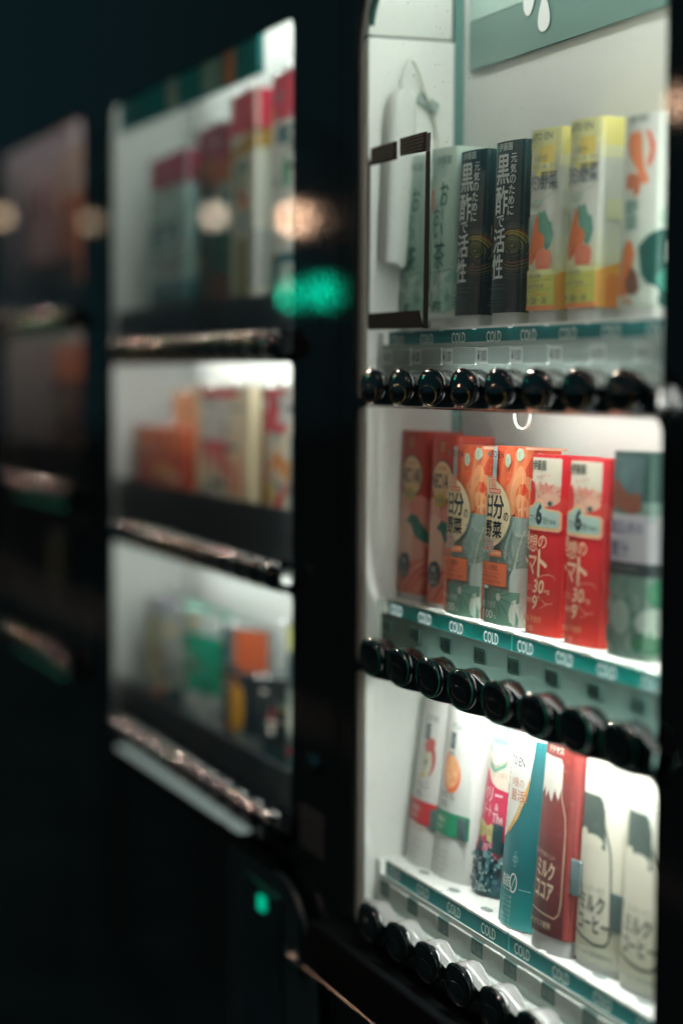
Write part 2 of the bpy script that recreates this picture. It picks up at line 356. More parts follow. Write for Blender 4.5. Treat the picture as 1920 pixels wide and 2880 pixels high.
# shelves, strips, tags
SX0, SX1, SMID = -1.662, -1.142, -1.4065
cxs = [-1.6405, -1.576, -1.5105, -1.443, -1.3815, -1.3165, -1.2515, -1.188]
bx = [-1.6303, -1.5665, -1.5015, -1.4345, -1.3676, -1.3022, -1.2388, -1.1745]
tag_first = {}
for k, zc in enumerate(ROW):
    zt, zb_ = zc+0.0072, zc-0.0072; y0, y1 = 0.0165, 0.0166
    sm = (SHELF, SHELFC, SHELF)[k]; tm = (TEAL, TEALT, TEAL)[k]; lm = (INKW, INKWT, INKW)[k]; rail = (mat('rail_row_top', (0.30, 0.37, 0.35), rough=0.35, transl=0.25), RAIL, mat('rail_row_low', (0.50, 0.56, 0.53), rough=0.35, transl=0.3))[k]
    mb = MB(); mb.box((-1.585, y1+0.001, zt-0.004), (-1.130, YB, zt), sm); mb.box((LX0+0.001, y1+0.001, zt-0.004), (-1.5852, YB, zt), SHELF)  # middle shelf's left end made opaque to darken the wall there
    mb.box((LX0+0.001, 0.0115, zb_-0.028), (SX0-0.001, y1+0.0035, zt), sm, 0.0015)
    # ejector slots in the shelf top
    mb.build('shelf', m1)
    for x in cxs[:-1]:
        e = [(x+0.033+0.009*math.cos(a), 0.030+0.004*math.sin(a), zt+0.0004) for a in [2*math.pi*i/14 for i in range(14)]]
        mb = MB(); mb.add(e, [list(range(14))], mat('slot_grey', (0.22, 0.26, 0.25), rough=0.5)); mb.build('shelf_slot', m1)
        mb = MB(); mb.box((x+0.026, y1-0.001, zt-0.001), (x+0.033, y1+0.004, zt+0.0014), sm, 0.0005); mb.build('shelf_clip', m1)
    for s, (a, b) in enumerate(((SX0, SMID-0.0012), (SMID+0.0012, SX1))):
        n = Vector((0, -(zt-zb_), (y1-y0))).normalized()
        def P(x, t, off=0.0): return (x+0, y0+(y1-y0)*t+n.y*off, zb_+(zt-zb_)*t+n.z*off)
        mb = MB(); r_ = rrect(0, 0, 1, 1, 0)
        vs = [P(a, 0, 0), P(b, 0, 0), P(b, 1, 0), P(a, 1, 0), P(a, 0, -0.0015), P(b, 0, -0.0015), P(b, 1, -0.0015), P(a, 1, -0.0015)]
        mb.add(vs, [(0, 1, 2, 3), (7, 6, 5, 4), (0, 4, 5, 1), (2, 6, 7, 3), (1, 5, 6, 2), (0, 3, 7, 4)], tm)
        st = mb.build('label_strip', m1)
        mb = MB(); mb.add([P(a, -0.07, 0.0002), P(b, -0.07, 0.0002), P(b, 0.0, 0.0008), P(a, 0.0, 0.0008)], [(0, 1, 2, 3)], (CLEAR, SHELFT, CLEAR)[k])
        mb.add([P(a, 0.97, 0.0010), P(b, 0.97, 0.0010), P(b, 1.10, 0.0010), P(a, 1.10, 0.0010)], [(0, 1, 2, 3)], sm); mb.build('strip_edge', st)
        for x in cxs[s*4:s*4+4]:
            v, f = text_mesh('COLD', 0.012); mb = MB()
            mb.add([P(x-0.0135+0.027*u, 0.19+0.62*q, 0.0007) for u, q in v], f, lm); mb.build('lettering', st)
    # rail under the strip with raised cards and price tags
    mb = MB(); zr = zb_-0.0005; mb.box((SX0, 0.0105, zr-(0.030, 0.052, 0.046)[k]), (SX1, 0.0120, zr+0.004), rail)
    if k == 2: mb.box((SX0-0.012, 0.001, zr-0.033), (SX1+0.01, 0.0100, zr-0.020), mat('lower_ledge', (0.55, 0.60, 0.57), rough=0.3, transl=0.25), 0.003)
    mb.build('price_rail', m1)
    for i, x in enumerate(cxs):
        tx0 = x-0.0165; tx1 = x+0.0055; nx = cxs[i+1]-0.0165 if i < 7 else SX1
        if abs(nx-tx1) > 0.01 and k != 1:
            mb = MB(); pl = rrect(tx1+0.0008, zr-0.0135, min(nx-0.0012, SX1), zr-0.0005, (0.0006, 0.0025, 0.0008, 0.0006), 4); mb.plate(pl, [], 0.0085, 0.0102, rail); 
            pl2 = rrect(tx1+0.0004, zr-0.0139, min(nx-0.0008, SX1), zr-0.0001, (0.0006, 0.0029, 0.0012, 0.0006), 4); mb.plate(pl2, [], 0.0094, 0.0103, (INKW, INKW, SHELF)[k]); mb.build('rail_card', m1)
        mb = MB(); pl = rrect(tx0, zr-0.0130, tx1, zr-0.0005, 0.0008, 3); mb.plate(pl, [], 0.0088, 0.0101, (TAGW, mat('tag_teal_mid', (0.22, 0.42, 0.40), rough=0.3, transl=0.4), TAGD)[k])
        tg = mb.build('price_tag', m1)
        v, f = text_mesh('¥100', 0.01); lo, hi = (0.0022, 0.0195); mb = MB()
        mb.add([(tx0+lo+(hi-lo)*u, 0.0086, zr-0.0112+0.0088*q) for u, q in v], f, INKD if k == 0 else (mat('tag_ink_deep', (0.004, 0.03, 0.035), rough=0.4) if k == 1 else mat('tag_ink_grey', (0.22, 0.30, 0.29), rough=0.4)))
        mb.build('lettering', tg)
BZ = [-0.0245, -0.2545, -0.4830]
bx = [-1.489+0.0637*(i-2) for i in range(8)]
GR = mat('ring_amber', (0.30, 0.22, 0.08), rough=0.15, metal=0.6); GRN = mat('rim_green_light', (0.01, 0.25, 0.16), rough=0.15, spec=0.8); RIMK = mat('rim_dark', (0.015, 0.02, 0.02), rough=0.12, spec=0.8)  # green rim colour stands in for tube light caught in the edge
for k in range(3):
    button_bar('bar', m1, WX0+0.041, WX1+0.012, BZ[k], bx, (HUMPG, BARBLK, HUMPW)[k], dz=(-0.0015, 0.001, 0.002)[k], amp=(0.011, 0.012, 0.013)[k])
    ht = (0.0285, 0.0305, 0.031)[k]; add_buttons(m1, bx, (-0.0078, -0.2360, -0.4640)[k], 0.046, ht, -0.0175, (GR, RIMK, RIMK)[k], (RIMK, GRN, RIMK)[k])
# bottom black sill; a copper strip stands in for its warm edge reflection
mb = MB(); mb.box((-1.731, -0.034, -0.530), (-0.90, -0.0005, -0.4885), mat('sill_black', (0.008, 0.010, 0.011), rough=0.6, spec=0.0), 0.004); mb.build('sill', m1)
mb = MB(); mb.box((-1.731, -0.0375, -0.5325), (-0.90, -0.0345, -0.5305), mat('edge_reflection_copper', (0.06, 0.032, 0.015), rough=0.25, metal=0.8), 0.001); mb.build('sill_edge_glint', m1)
tube_part(m1, LX0+0.03, LX1-0.01, 0.016, 0.405, 0.008, 25.0, nm='top')
tube_part(m1, -1.56, -1.13, 0.026, -0.244, 0.005, 95.0, nm='mid')
for (za, zb__, s_) in ((-0.205, -0.02, 20.0), (-0.01, 0.36, 24.0)):
    mb = MB(); mb.tube([(-1.108, 0.0095, za), (-1.108, 0.0095, zb__)], 0.007, emis('tube_side_%d' % s_, TUBE, s_), n=10, cap=False); mb.build('fluorescent_tube', m1)
tube_part(m1, -1.50, -1.20, 0.010, -0.015, 0.004, 30.0, nm='row2_fill')  # fill tube added to brighten the middle compartment
tube_part(m1, LX0+0.03, LX1-0.01, 0.040, -0.510, 0.006, 20.0, nm='low')

# ================================================================== DRINK CARTONS
class Carton:
    """a display carton: body lofted round a softly bowed front, prints wrapped on it (a = mm round the front, b = mm up)"""
    def __init__(s, w=43, d=30, h=132, r=5, bow=2.0, taper=None, rake=0.0):
        s.w, s.d, s.h, s.r, s.bow, s.taper, s.rake = w, d, h, r, bow, taper or (lambda t: 1.0), rake
        hf = w/2-r; pts = []
        for i in range(9): x = hf*i/8; pts.append((x, bow*(x/hf)**2))
        for i in range(1, 7): a = R(90*i/6); pts.append((hf+r*math.sin(a), bow+r*(1-math.cos(a))))
        for i in range(1, 5): pts.append((w/2, bow+r+(d-bow-r)*i/4))
        L = [0.0]
        for p, q in zip(pts, pts[1:]): L.append(L[-1]+math.hypot(q[0]-p[0], q[1]-p[1]))
        s.pts, s.L = pts, L; s.amax = L[-1]
        s.mb = MB(); s.lay = 0.15
    def cs(s, a):
        g = -1 if a < 0 else 1; a = min(abs(a), s.amax-1e-4)
        for i in range(len(s.L)-1):
            if a <= s.L[i+1]:
                t = (a-s.L[i])/(s.L[i+1]-s.L[i]); p, q = s.pts[i], s.pts[i+1]
                dx, dy = q[0]-p[0], q[1]-p[1]; n = math.hypot(dx, dy)
                return g*(p[0]+dx*t), p[1]+dy*t, g*dy/n, -dx/n
    def P(s, a, b, off=0.0):
        if off:                       # the flat front is what shows: prints keep clear of the far edge
            hw = s.w/2; lo = -(hw-s.r*0.55)
            a = lo+(a+hw)*(hw-lo)/(2*hw) if -hw < a < hw else (a+hw+lo if a <= -hw else a)
        x, y, nx, ny = s.cs(a); k = s.taper(b/s.h)
        yy = y*k+(1-k)*s.d*0.5*s.rake
        return ((x*k+nx*off)/1000, (yy+ny*off)/1000, b/1000)
    def body(s, m, topm=None, n=1):
        mb = MB(); full = [-l for l in s.L[::-1]][:-1]+s.L; ns = n if s.taper(0.3) == 1 and s.taper(1) == 1 else 26
        vs = [s.P(a, s.h*i/ns) for i in range(ns+1) for a in full]; k = len(full)
        mb.add(vs, [[i*k+j, i*k+j+1, (i+1)*k+j+1, (i+1)*k+j] for i in range(ns) for j in range(k-1)], m, True)
        mb.add([vs[i*k] for i in range(ns+1)]+[vs[i*k+k-1] for i in range(ns+1)], [[i+1, i, ns+1+i, ns+2+i] for i in range(ns)], m)
        mb.add(vs[-k:], [list(range(k))], topm or m); mb.add(vs[:k], [list(range(k))[::-1]], m)
        return mb
    def L_(s): s.lay += 0.035; return s.lay
    def poly(s, pts, h, step=3.0):
        """printed shape; cut into upright slices so that it follows the bow"""
        m = h if not isinstance(h, str) else ink(h); o = s.L_()
        a0 = min(p[0] for p in pts); a1 = max(p[0] for p in pts); x = a0
        while x < a1-1e-6:
            q = pts
            for (c, sg) in ((x, 1), (min(x+step, a1), -1)):
                out = []
                for p, r in zip(q, q[1:]+q[:1]):
                    ip, ir = (p[0]-c)*sg >= 0, (r[0]-c)*sg >= 0
                    if ip: out.append(p)
                    if ip != ir:
                        t = (c-p[0])/(r[0]-p[0]); out.append((c, p[1]+(r[1]-p[1])*t))
                q = out
                if len(q) < 3: break
            for (c, sg) in ((0.0, 1), (s.h, -1)):
                if len(q) < 3: break
                out = []
                for p, r in zip(q, q[1:]+q[:1]):
                    ip, ir = (p[1]-c)*sg >= 0, (r[1]-c)*sg >= 0
                    if ip: out.append(p)
                    if ip != ir:
                        t = (c-p[1])/(r[1]-p[1]); out.append((p[0]+(r[0]-p[0])*t, c))
                q = out
            if len(q) >= 3:
                tri = tessellate_polygon([[Vector((p[0], p[1], 0)) for p in q]])
                s.mb.add([s.P(a, b, o) for a, b in q], [list(t) for t in tri], m)
            x += step
    def rect(s, a0, a1, b0, b1, h, r=0.0): s.poly(rrect(a0, b0, a1, b1, r, 4) if r else [(a0, b0), (a1, b0), (a1, b1), (a0, b1)], h)
    def ell(s, a, b, ra, rb, h, rot=0, a0=0, a1=360, n=28):
        c_, s_ = math.cos(R(rot)), math.sin(R(rot)); p = []
        for k in range(n+(a1-a0 < 360)):
            t = R(a0+(a1-a0)*k/n); u, v = ra*math.cos(t), rb*math.sin(t); p.append((a+u*c_-v*s_, b+u*s_+v*c_))
        s.poly(p, h)
    def ringe(s, a, b, ra, rb, wd, h, a0=0, a1=360, n=40, rot=0):
        o = s.L_(); vs = []; fs = []; m = ink(h); c_, s_ = math.cos(R(rot)), math.sin(R(rot))
        for k in range(n+1):
            t = R(a0+(a1-a0)*k/n); f = 1.0
            for q in (-0.5, 0.5):
                u, v = (ra+wd*q)*math.cos(t), (rb+wd*q)*math.sin(t); vs.append(s.P(a+u*c_-v*s_, b+u*s_+v*c_, o))
        s.mb.add(vs, [[2*k, 2*k+1, 2*k+3, 2*k+2] for k in range(n)], m)
    def line(s, pts, wd, h):
        wl = list(wd) if isinstance(wd, (list, tuple)) else [wd]*len(pts); q_, w_ = [pts[0]], [wl[0]]
        for p, r, a_, b_ in zip(pts, pts[1:], wl, wl[1:]):
            n_ = max(1, int(math.hypot(r[0]-p[0], r[1]-p[1])/2.5))
            for k in range(1, n_+1): q_.append((p[0]+(r[0]-p[0])*k/n_, p[1]+(r[1]-p[1])*k/n_)); w_.append(a_+(b_-a_)*k/n_)
        pts, wd = q_, w_
        o = s.L_(); vs = []; m = ink(h)
        for i, p in enumerate(pts):
            q0, q1 = pts[max(i-1, 0)], pts[min(i+1, len(pts)-1)]; dx, dy = q1[0]-q0[0], q1[1]-q0[1]; n = math.hypot(dx, dy) or 1
            k = wd if not isinstance(wd, (list, tuple)) else wd[i]
            vs += [s.P(p[0]-dy/n*k/2, p[1]+dx/n*k/2, o), s.P(p[0]+dy/n*k/2, p[1]-dx/n*k/2, o)]
        s.mb.add(vs, [[2*k+1, 2*k, 2*k+2, 2*k+3][::-1] for k in range(len(pts)-1)], m)
    def T(s, t, a0, a1, b0, b1, h, bold=0.0, shear=0.0, slant=0.0):
        cjk = any(ord(ch) > 0x2000 for ch in t); v, f = text_mesh(t, 0.0 if cjk else bold, shear)
        d = bold*(b1-b0)*0.55 if cjk else 0      # heavy brush: the glyph laid down again a hair to each side
        for (dx, dy) in ([(0, 0)] if d < 0.04 else [(0, 0), (d, 0), (-d, 0), (0, d), (0, -d)]):
            s.lay += 0.012; o = s.lay
            s.mb.add([s.P(a0+(a1-a0)*u+dx, b0+(b1-b0)*q+slant*(a1-a0)*u+dy, o) for u, q in v], f, ink(h))
        s.lay += 0.02
    def V(s, t, a0, a1, b1, ch, h, bold=0.0, gap=0.9, drift=0.0):
        for i, c in enumerate(t): s.T(c, a0+drift*i, a1+drift*i, b1-ch*(i+gap), b1-ch*i, h, bold)
    def finish(s, root, bodym, topm=None, stand=None, standh=10):
        s.body(bodym, topm).build('body', root, world=False); s.mb.build('printed_label', root, world=False)
        if stand:
            c = Carton(s.w-2, s.d, standh, s.r, s.bow); b = c.body(stand); o = b.build('stand', root, world=False); o.location.z = -standh/1000
            o.location.y = 0.0006
YC = 0.030                       # depth of the carton fronts behind the pane
def lean(t, r=0.0, tw=7.0): return (-R(t), R(r), R(tw))
def cloud(c, cols, a0, a1, b0, b1, n, sz, rnd, thin=1.0):
    for i in range(n):
        c.ell(rnd.uniform(a0, a1), rnd.uniform(b0, b1), rnd.uniform(*sz), rnd.uniform(*sz)*thin, rnd.choice(cols), rnd.uniform(0, 180), n=9)
def micro(c, a0, a1, b1, rows, dy, h, rnd, hh=1.1):
    for i in range(rows):
        x = a0
        while x < a1-1:
            l = rnd.uniform(0.8, 2.2); c.rect(x, min(x+l, a1), b1-dy*i-hh, b1-dy*i, h); x += l+0.5
rnd = random.Random(4)
# ---- tea
def tea():
    c = Carton(43, 32, 140, 4, 1.5)
    c.T('伊藤園', -9, 14, 126, 133, '7E9A92', 0.01)
    c.ell(-18.5, 98, 4.2, 9, 'D07A4A'); c.T('茶', -21, -17, 92, 103, 'E7C9A8')
    for (ch, a0, a1, b0, b1) in (('お', -3, 10, 92, 112), ('ー', -2, 0, 80, 91), ('い', -14, 2, 66, 79), ('お', -13, 4, 0, 0), ('茶', -14, 6, 41, 63)):
        if ch == 'ー': c.line([(1.5, 91), (0.6, 86), (1.3, 81)], [1, 1.8, .5], '2F7566'); continue
        if b1 == 0: continue
        c.T(ch, a0, a1, b0, b1, '1F6A5C', 0.02, 0.1)
    c.T('お', -15, -3, 76, 92, '1F6A5C', 0.02)
    c.line([(-22, 38), (-8, 37.5), (6, 39), (24, 40), (34, 38.6)], 1.0, '5E8A7C')
    cloud(c, ['8DB3A4', '9FC0B2', '7BA697'], -20, 30, 10, 36, 26, (3, 8), random.Random(2))
    c.T('緑茶', -16, 4, 4, 14, '3C7565', 0.02)
    return c
TEA = ramp('tea_carton_green', [(0, 'D5DED6'), (30, 'C9D8CE'), (42, '98B8A8'), (90, 'A9C6B8'), (140, 'C9DED3')], 140, transl=0.0)
t1 = thing('tea_carton', 'pale green tea carton seen through the dark-edged card holder, leftmost on the top shelf', 'drink carton', (-1.648, YC, 0.049), 'pale green tea cartons', lean(1.5))
c = tea(); c.finish(t1, TEA, ink('CFE2D8'), CLEAR)
copy_tree(t1, (-1.5835, YC, 0.049), 'pale green tea carton with dark green script, right beside the first black vinegar carton', lean(0.8))
# ---- black vinegar drink
def vinegar():
    c = Carton(43, 32, 132, 4, 1.6); rn = random.Random(8)
    for (ra, rb, wd, h, a0, a1) in ((25, 17, 1.3, '2C3940', 20, 200), (23, 15.4, .7, '4A4A3A', -20, 170), (21, 14, 1.6, '3C3A34', -60, 190), (19.5, 12.6, 1.1, '8A4A2A', 10, 80), (18, 11.6, .8, '98842E', 30, 150),
                                (17, 10.5, 1.4, '5A5632', -30, 200), (14.5, 9.4, 1.3, '8C7C30', 20, 120), (13.2, 8.2, .7, '3E4536', -80, 220), (11, 6.6, 1.2, '5F6234', -20, 240), (8.4, 5.0, .8, '6F7040', -100, 200), (5.8, 3.2, 1.2, '4D5534', -180, 180), (28, 20, .6, '39423E', 190, 330),
                                (26, 18, 1.0, '5D4A2E', 230, 330), (23, 15.6, .7, '6C6432', 200, 340), (20, 13, .9, '6F3F26', 250, 320), (31, 22.5, .5, '2F3B3C', 200, 340), (34, 25, .5, '27343A', 210, 330)):
        c.ringe(11, 51, ra, rb, wd, h, a0, a1, rot=-6)
    c.ell(11, 51, 3, 1.4, '5A5C36')
    for p in ((-17, 129), (-15.6, 127.2), (-18.4, 127.2), (-17, 125.4)): c.ell(p[0], p[1], 1.0, 1.2, '3F9A92')
    c.T('伊藤園', -13.5, 7, 124.5, 130.5, 'B9C6C2', 0.02)
    W = 'C3CBC8'
    c.T('黒', -15.5, 4, 99, 121.5, W, 0.03); c.T('酢', -16, 3, 76, 97.5, W, 0.03); c.T('で', -13, -1, 66, 75, W, 0.03)
    c.T('活', -17, 1.5, 46.5, 65, W, 0.03); c.T('性', -17.5, 0, 26, 45, W, 0.03)
    for i, ch in enumerate('元気のために'): c.T(ch, 6.5-i*0.35, 14-i*0.35, 114.5-8.0*i, 121.5-8.0*i, W, 0.012)
    c.ell(-21.6, 64, 1.2, 6, 'C9906E'); c.ell(-21.6, 63, .6, 3, 'B5542E'); 
    for k in range(5): c.T('すこやか', -21.4, -20.2, 96-k*5, 100-k*5, '5E7476')
    micro(c, -16, 8, 22, 2, 3, '33484E', rn); micro(c, -16, 6, 14, 4, 2.6, '2B4046', rn, .9)
    c.line([(-19, 19), (10, 17)], .25, '4A5F63')
    return c
VB = ramp('vinegar_carton_black', [(0, '07181D'), (60, '0A2026'), (100, '0A2E34'), (132, '1A4046')], 132, coat=0.3)
v1 = thing('vinegar_carton', 'black carton with white vertical lettering, the left one of the pair on the top shelf', 'drink carton', (-1.5305, YC, 0.050), 'black vinegar drink cartons', lean(2.3))
c = vinegar(); c.finish(v1, VB, ink('24484C'), CLEAR)
copy_tree(v1, (-1.4600, YC, 0.050), 'black carton with white vertical lettering, right one of the pair, touching a yellow carton', lean(2.0))
# ---- yellow vitamin vegetable drink
def vitamin():
    c = Carton(43, 34, 134, 5, 2.0); rn = random.Random(3)
    c.rect(22, 60, 114, 134, 'E3D985'); c.rect(20, 60, 106, 114, 'DDDDB4'); c.rect(-22, 20, 120, 134, 'D3D39A')
    for p in ((-19, 129.5), (-17.7, 127.6), (-20.3, 127.6), (-19, 125.6)): c.ell(p[0], p[1], .9, 1.2, '8C9494')
    c.T('ITO EN', -15, 11, 125.5, 131, '6E7A7A', 0.01)
    c.rect(-4, 14, 108, 121, 'DCC66E', 2); c.T('1日分', -12, 6, 110, 114.5, '77806E', 0.02)
    c.rect(-20, 16, 104, 108, 'DADAA4'); c.T('ビタミン12種・野菜', -19, 17, 104.3, 107.7, '6F7B7C', 0.01)
    c.rect(-10, 16, 99, 103.5, 'D8CE80', 1)
    c.T('ビタミン', -24, -3, 88, 101, '5F6A6E', 0.03); c.T('野菜', -2, 18, 88.5, 102.5, '5F6A6E', 0.03)
    c.line([(-18, 80), (0, 82), (12, 85), (17, 90)], .5, '9AA39A'); c.ell(-6, 80, 9, 2.2, 'A9C0B2'); c.ell(-8, 73, 9, 2, 'B6C6B6')
    c.poly([(-4, 73), (0, 72), (5, 74), (9, 66), (13, 64), (15, 55), (12, 47), (8, 44), (3, 48), (-2, 60)], '5E9080')
    c.poly([(-22, 71), (-18, 68), (-17, 58), (-20, 50), (-24, 56)], '9AB8A8')
    c.poly([(-6, 71), (-4, 68), (-2.5, 57), (0, 57.5), (4, 55), (6, 51), (4.5, 46), (0, 43), (-7, 38), (-13, 34.5), (-17, 33.5), (-18, 37), (-19.5, 42), (-16.5, 50), (-13, 58), (-9, 66)], 'D0754A')
    c.poly([(-13, 34.5), (-9, 39), (-3, 43), (-5, 46), (-12, 40)], 'C2553E'); c.line([(-3, 57), (-6, 50), (-12, 42)], .5, 'BA5F3E')
    c.poly([(-6, 43), (0, 45), (8, 44.5), (13, 42), (14, 36), (12, 29), (4, 27), (-4, 29), (-6.5, 36)], 'CF7A62'); c.line([(-5, 33), (4, 31.5), (12, 33)], .6, 'BC5A48')
    c.line([(4, 44), (5, 38)], .5, 'BC5A48')
    c.rect(-24, 22, 3, 27, 'B5B45E'); c.rect(-24, 22, 26, 30, 'C9CC92')
    c.T('厚生労働', -17, 2, 23.5, 27.5, '566E86', 0.01)
    c.line([(-20, 21), (14, 22.5)], .4, '7A8850'); c.line([(-20, 14), (14, 15.5)], .4, '7A8850')
    c.T('食塩不使用', -20, 6, 16, 19.5, '5C6A78', 0.01); c.T('200ml', -8, 10, 10.5, 13.5, 'C88A30'); c.T('8・200・30', -21, 10, 4.5, 9.5, '3F5F58', 0.02)
    c.rect(-24, 24, 0, 3.4, 'CC7A50')
    c.poly([(21, 0), (60, 0), (60, 33), (52, 31), (40, 33.5), (34, 31), (21, 27)], 'D6963E'); c.poly([(25, 0), (60, 0), (60, 23), (46, 24), (38, 22), (29, 25), (25, 18)], 'D07C3A')
    c.rect(19, 25, 0, 26, 'D09A52'); c.ell(47, 36, 6, 8, 'A9BBA0')
    c.rect(24, 60, 62, 76, 'D2D6B0')
    return c
VY = ramp('vitamin_carton_yellow', [(0, 'D2A05A'), (16, 'D3C26A'), (32, 'D6D9B8'), (60, 'CFD3CA'), (100, 'C9CCC6'), (118, 'DDDBA8'), (134, 'E4DA92')], 134, noise=2)
y1_ = thing('vegetable_carton', 'yellow and white carrot carton, left of the pair beside the black cartons', 'drink carton', (-1.3945, YC, 0.050), 'yellow carrot cartons', lean(1.2))
c = vitamin(); c.finish(y1_, VY, ink('E8E0A0'), CLEAR)
copy_tree(y1_, (-1.3300, YC, 0.050), 'yellow and white carrot carton, right of the pair on the top shelf', lean(1.3))
# ---- carrot and greens carton (last on the top shelf)
c = Carton(45, 34, 130, 5, 2.0)
c.poly([(-6, 118), (0, 119), (3, 114), (4, 104), (7, 92), (12, 86), (10, 82), (4, 83), (-2, 92), (-8, 98), (-14, 104), (-16, 112), (-13, 118)], 'CE7A52')
c.poly([(6, 119), (12, 117), (17, 108), (16, 99), (11, 92), (9, 97), (12, 104), (10, 112)], 'CC6B56'); c.poly([(5, 117), (8, 112), (10, 104), (8, 94), (5, 100)], 'CFCFBE')
c.poly([(-16, 89), (-8, 91), (2, 88), (4, 84), (2, 76), (-3, 74), (-7, 80), (-16, 80)], 'B4694C')
c.T('野菜', -14, 10, 124, 129, '8FA39A', 0.02); c.T('野', -15, 2, 62, 72, '4E8176', 0.04); c.T('菜', -15, 2, 52, 61, '5E8D80', 0.04)
c.poly([(-16, 40), (-10, 46), (-4, 44), (0, 36), (-2, 27), (4, 22), (7, 12), (2, 8), (-8, 9), (-16, 6), (-22, 10), (-20, 24)], 'B5683C')
c.poly([(-4, 28), (4, 22), (7, 12), (2, 8), (-8, 9), (-12, 16)], '5E3A30')
c.poly([(4, 40), (12, 47), (24, 52), (60, 50), (60, 0), (26, 0), (16, 14), (8, 22)], '0A4640'); c.rect(26, 30, 30, 44, 'B9C5BC'); c.ell(38, 60, 16, 10, '9EB6A8'); c.ell(32, 18, 10, 9, '2F7A6C')
c.rect(-22, 8, 1, 7, 'A8B8AC'); c.ell(16, 8, 8, 7, 'B3BDB2'); c.T('100%', -18, 0, 1.5, 6, 'A85A3A', 0.02)
cr = thing('vegetable_carton', 'pale carton with orange carrots, last on the top shelf at the right frame', 'drink carton', (-1.2490, YC, 0.048), None, lean(2.0))
c.finish(cr, ramp('carrot_carton', [(0, 'A9B6A8'), (30, 'A3B6AA'), (60, 'C0C8BE'), (130, 'C9CCC6')], 130, noise=3), ink('C9CCC6'), CLEAR)

# ---- peach nectar (middle shelf)
c = Carton(44, 36, 141, 4, 1.2)
c.ell(-2, 64, 26, 22, 'D79484'); c.ell(-20, 70, 18, 18, 'D99E8C'); c.ell(14, 60, 20, 26, 'CF8276')
c.ell(-12, 48, 22, 26, 'DDB09A'); c.ell(20, 44, 16, 22, 'D2907E'); c.poly([(-2, 88), (2, 88), (1, 80), (0, 74)], 'B5432F')
for i in range(7): c.line([(-24+i*9, 2), (-10+i*9, 16), (6+i*9, 26), (28+i*9, 34)], 2.2, ('C84A3A', 'D9806A', 'C23A32')[i % 3])
c.rect(23, 60, 0, 42, 'C43A34'); c.rect(23, 60, 42, 60, 'D58A76'); 
for i in range(4): c.line([(24, 6+8*i), (44, 18+8*i)], 2.2, 'D8685A')
c.poly([(-6, 63), (2, 70), (12, 68), (22, 58), (34, 44), (34, 40), (22, 46), (10, 50), (2, 60)], '2F6A5C'); c.line([(-6, 63), (12, 60), (30, 44)], .5, '4B8270')
c.ell(0, 102, 18.5, 18.5, '2E3F52'); c.ell(0, 102, 17.2, 17.2, 'DDB488'); c.T('NECTAR', -18, 16, 96, 109, '12284A', 0.03)
c.rect(-15, 16, 94, 94.5, '7A6A50'); c.T('ピーチ', -8, 8, 90.5, 93.2, '4A4A40'); c.ell(-2, 86.5, 11, 5.6, 'B4A24A'); c.T('100%', -9, 5, 84.4, 88.6, '6A7A9A', 0.01); c.T('NATURAL', -8, 8, 111.5, 115, 'A8644A')
c.ell(0, 131, 3, 4.4, '8F8F68'); c.ell(0, 131, 1.6, 2.8, 'B5432F')
c.ell(-8, 24, 11, 11, '22323A'); c.ell(-5, 27, 8, 8.5, '22323A'); c.T('国産', -12, -4, 26, 31, 'B9B2A0', 0.02); c.T('ピューレで', -16, 0, 20.5, 25, 'B9B2A0', 0.01); c.T('濃厚な味', -14, -2, 15.5, 19.5, 'B9B2A0', 0.01)
NEC = ramp('nectar_carton_red', [(0, 'C46A4E'), (30, 'D08670'), (70, 'CC7C66'), (82, 'B33A2E'), (141, 'B23A2A')], 141, noise=2)
n1 = thing('nectar_carton', 'red peach nectar carton in the shaded far left corner of the middle shelf', 'drink carton', (-1.650, YC, -0.187), 'red peach nectar cartons', lean(2.0))
c.finish(n1, NEC, ink('C24434'), CLEAR)
copy_tree(n1, (-1.5835, YC, -0.189), 'red peach nectar carton with round lettered seal, just left of the orange and green cartons', lean(2.2))
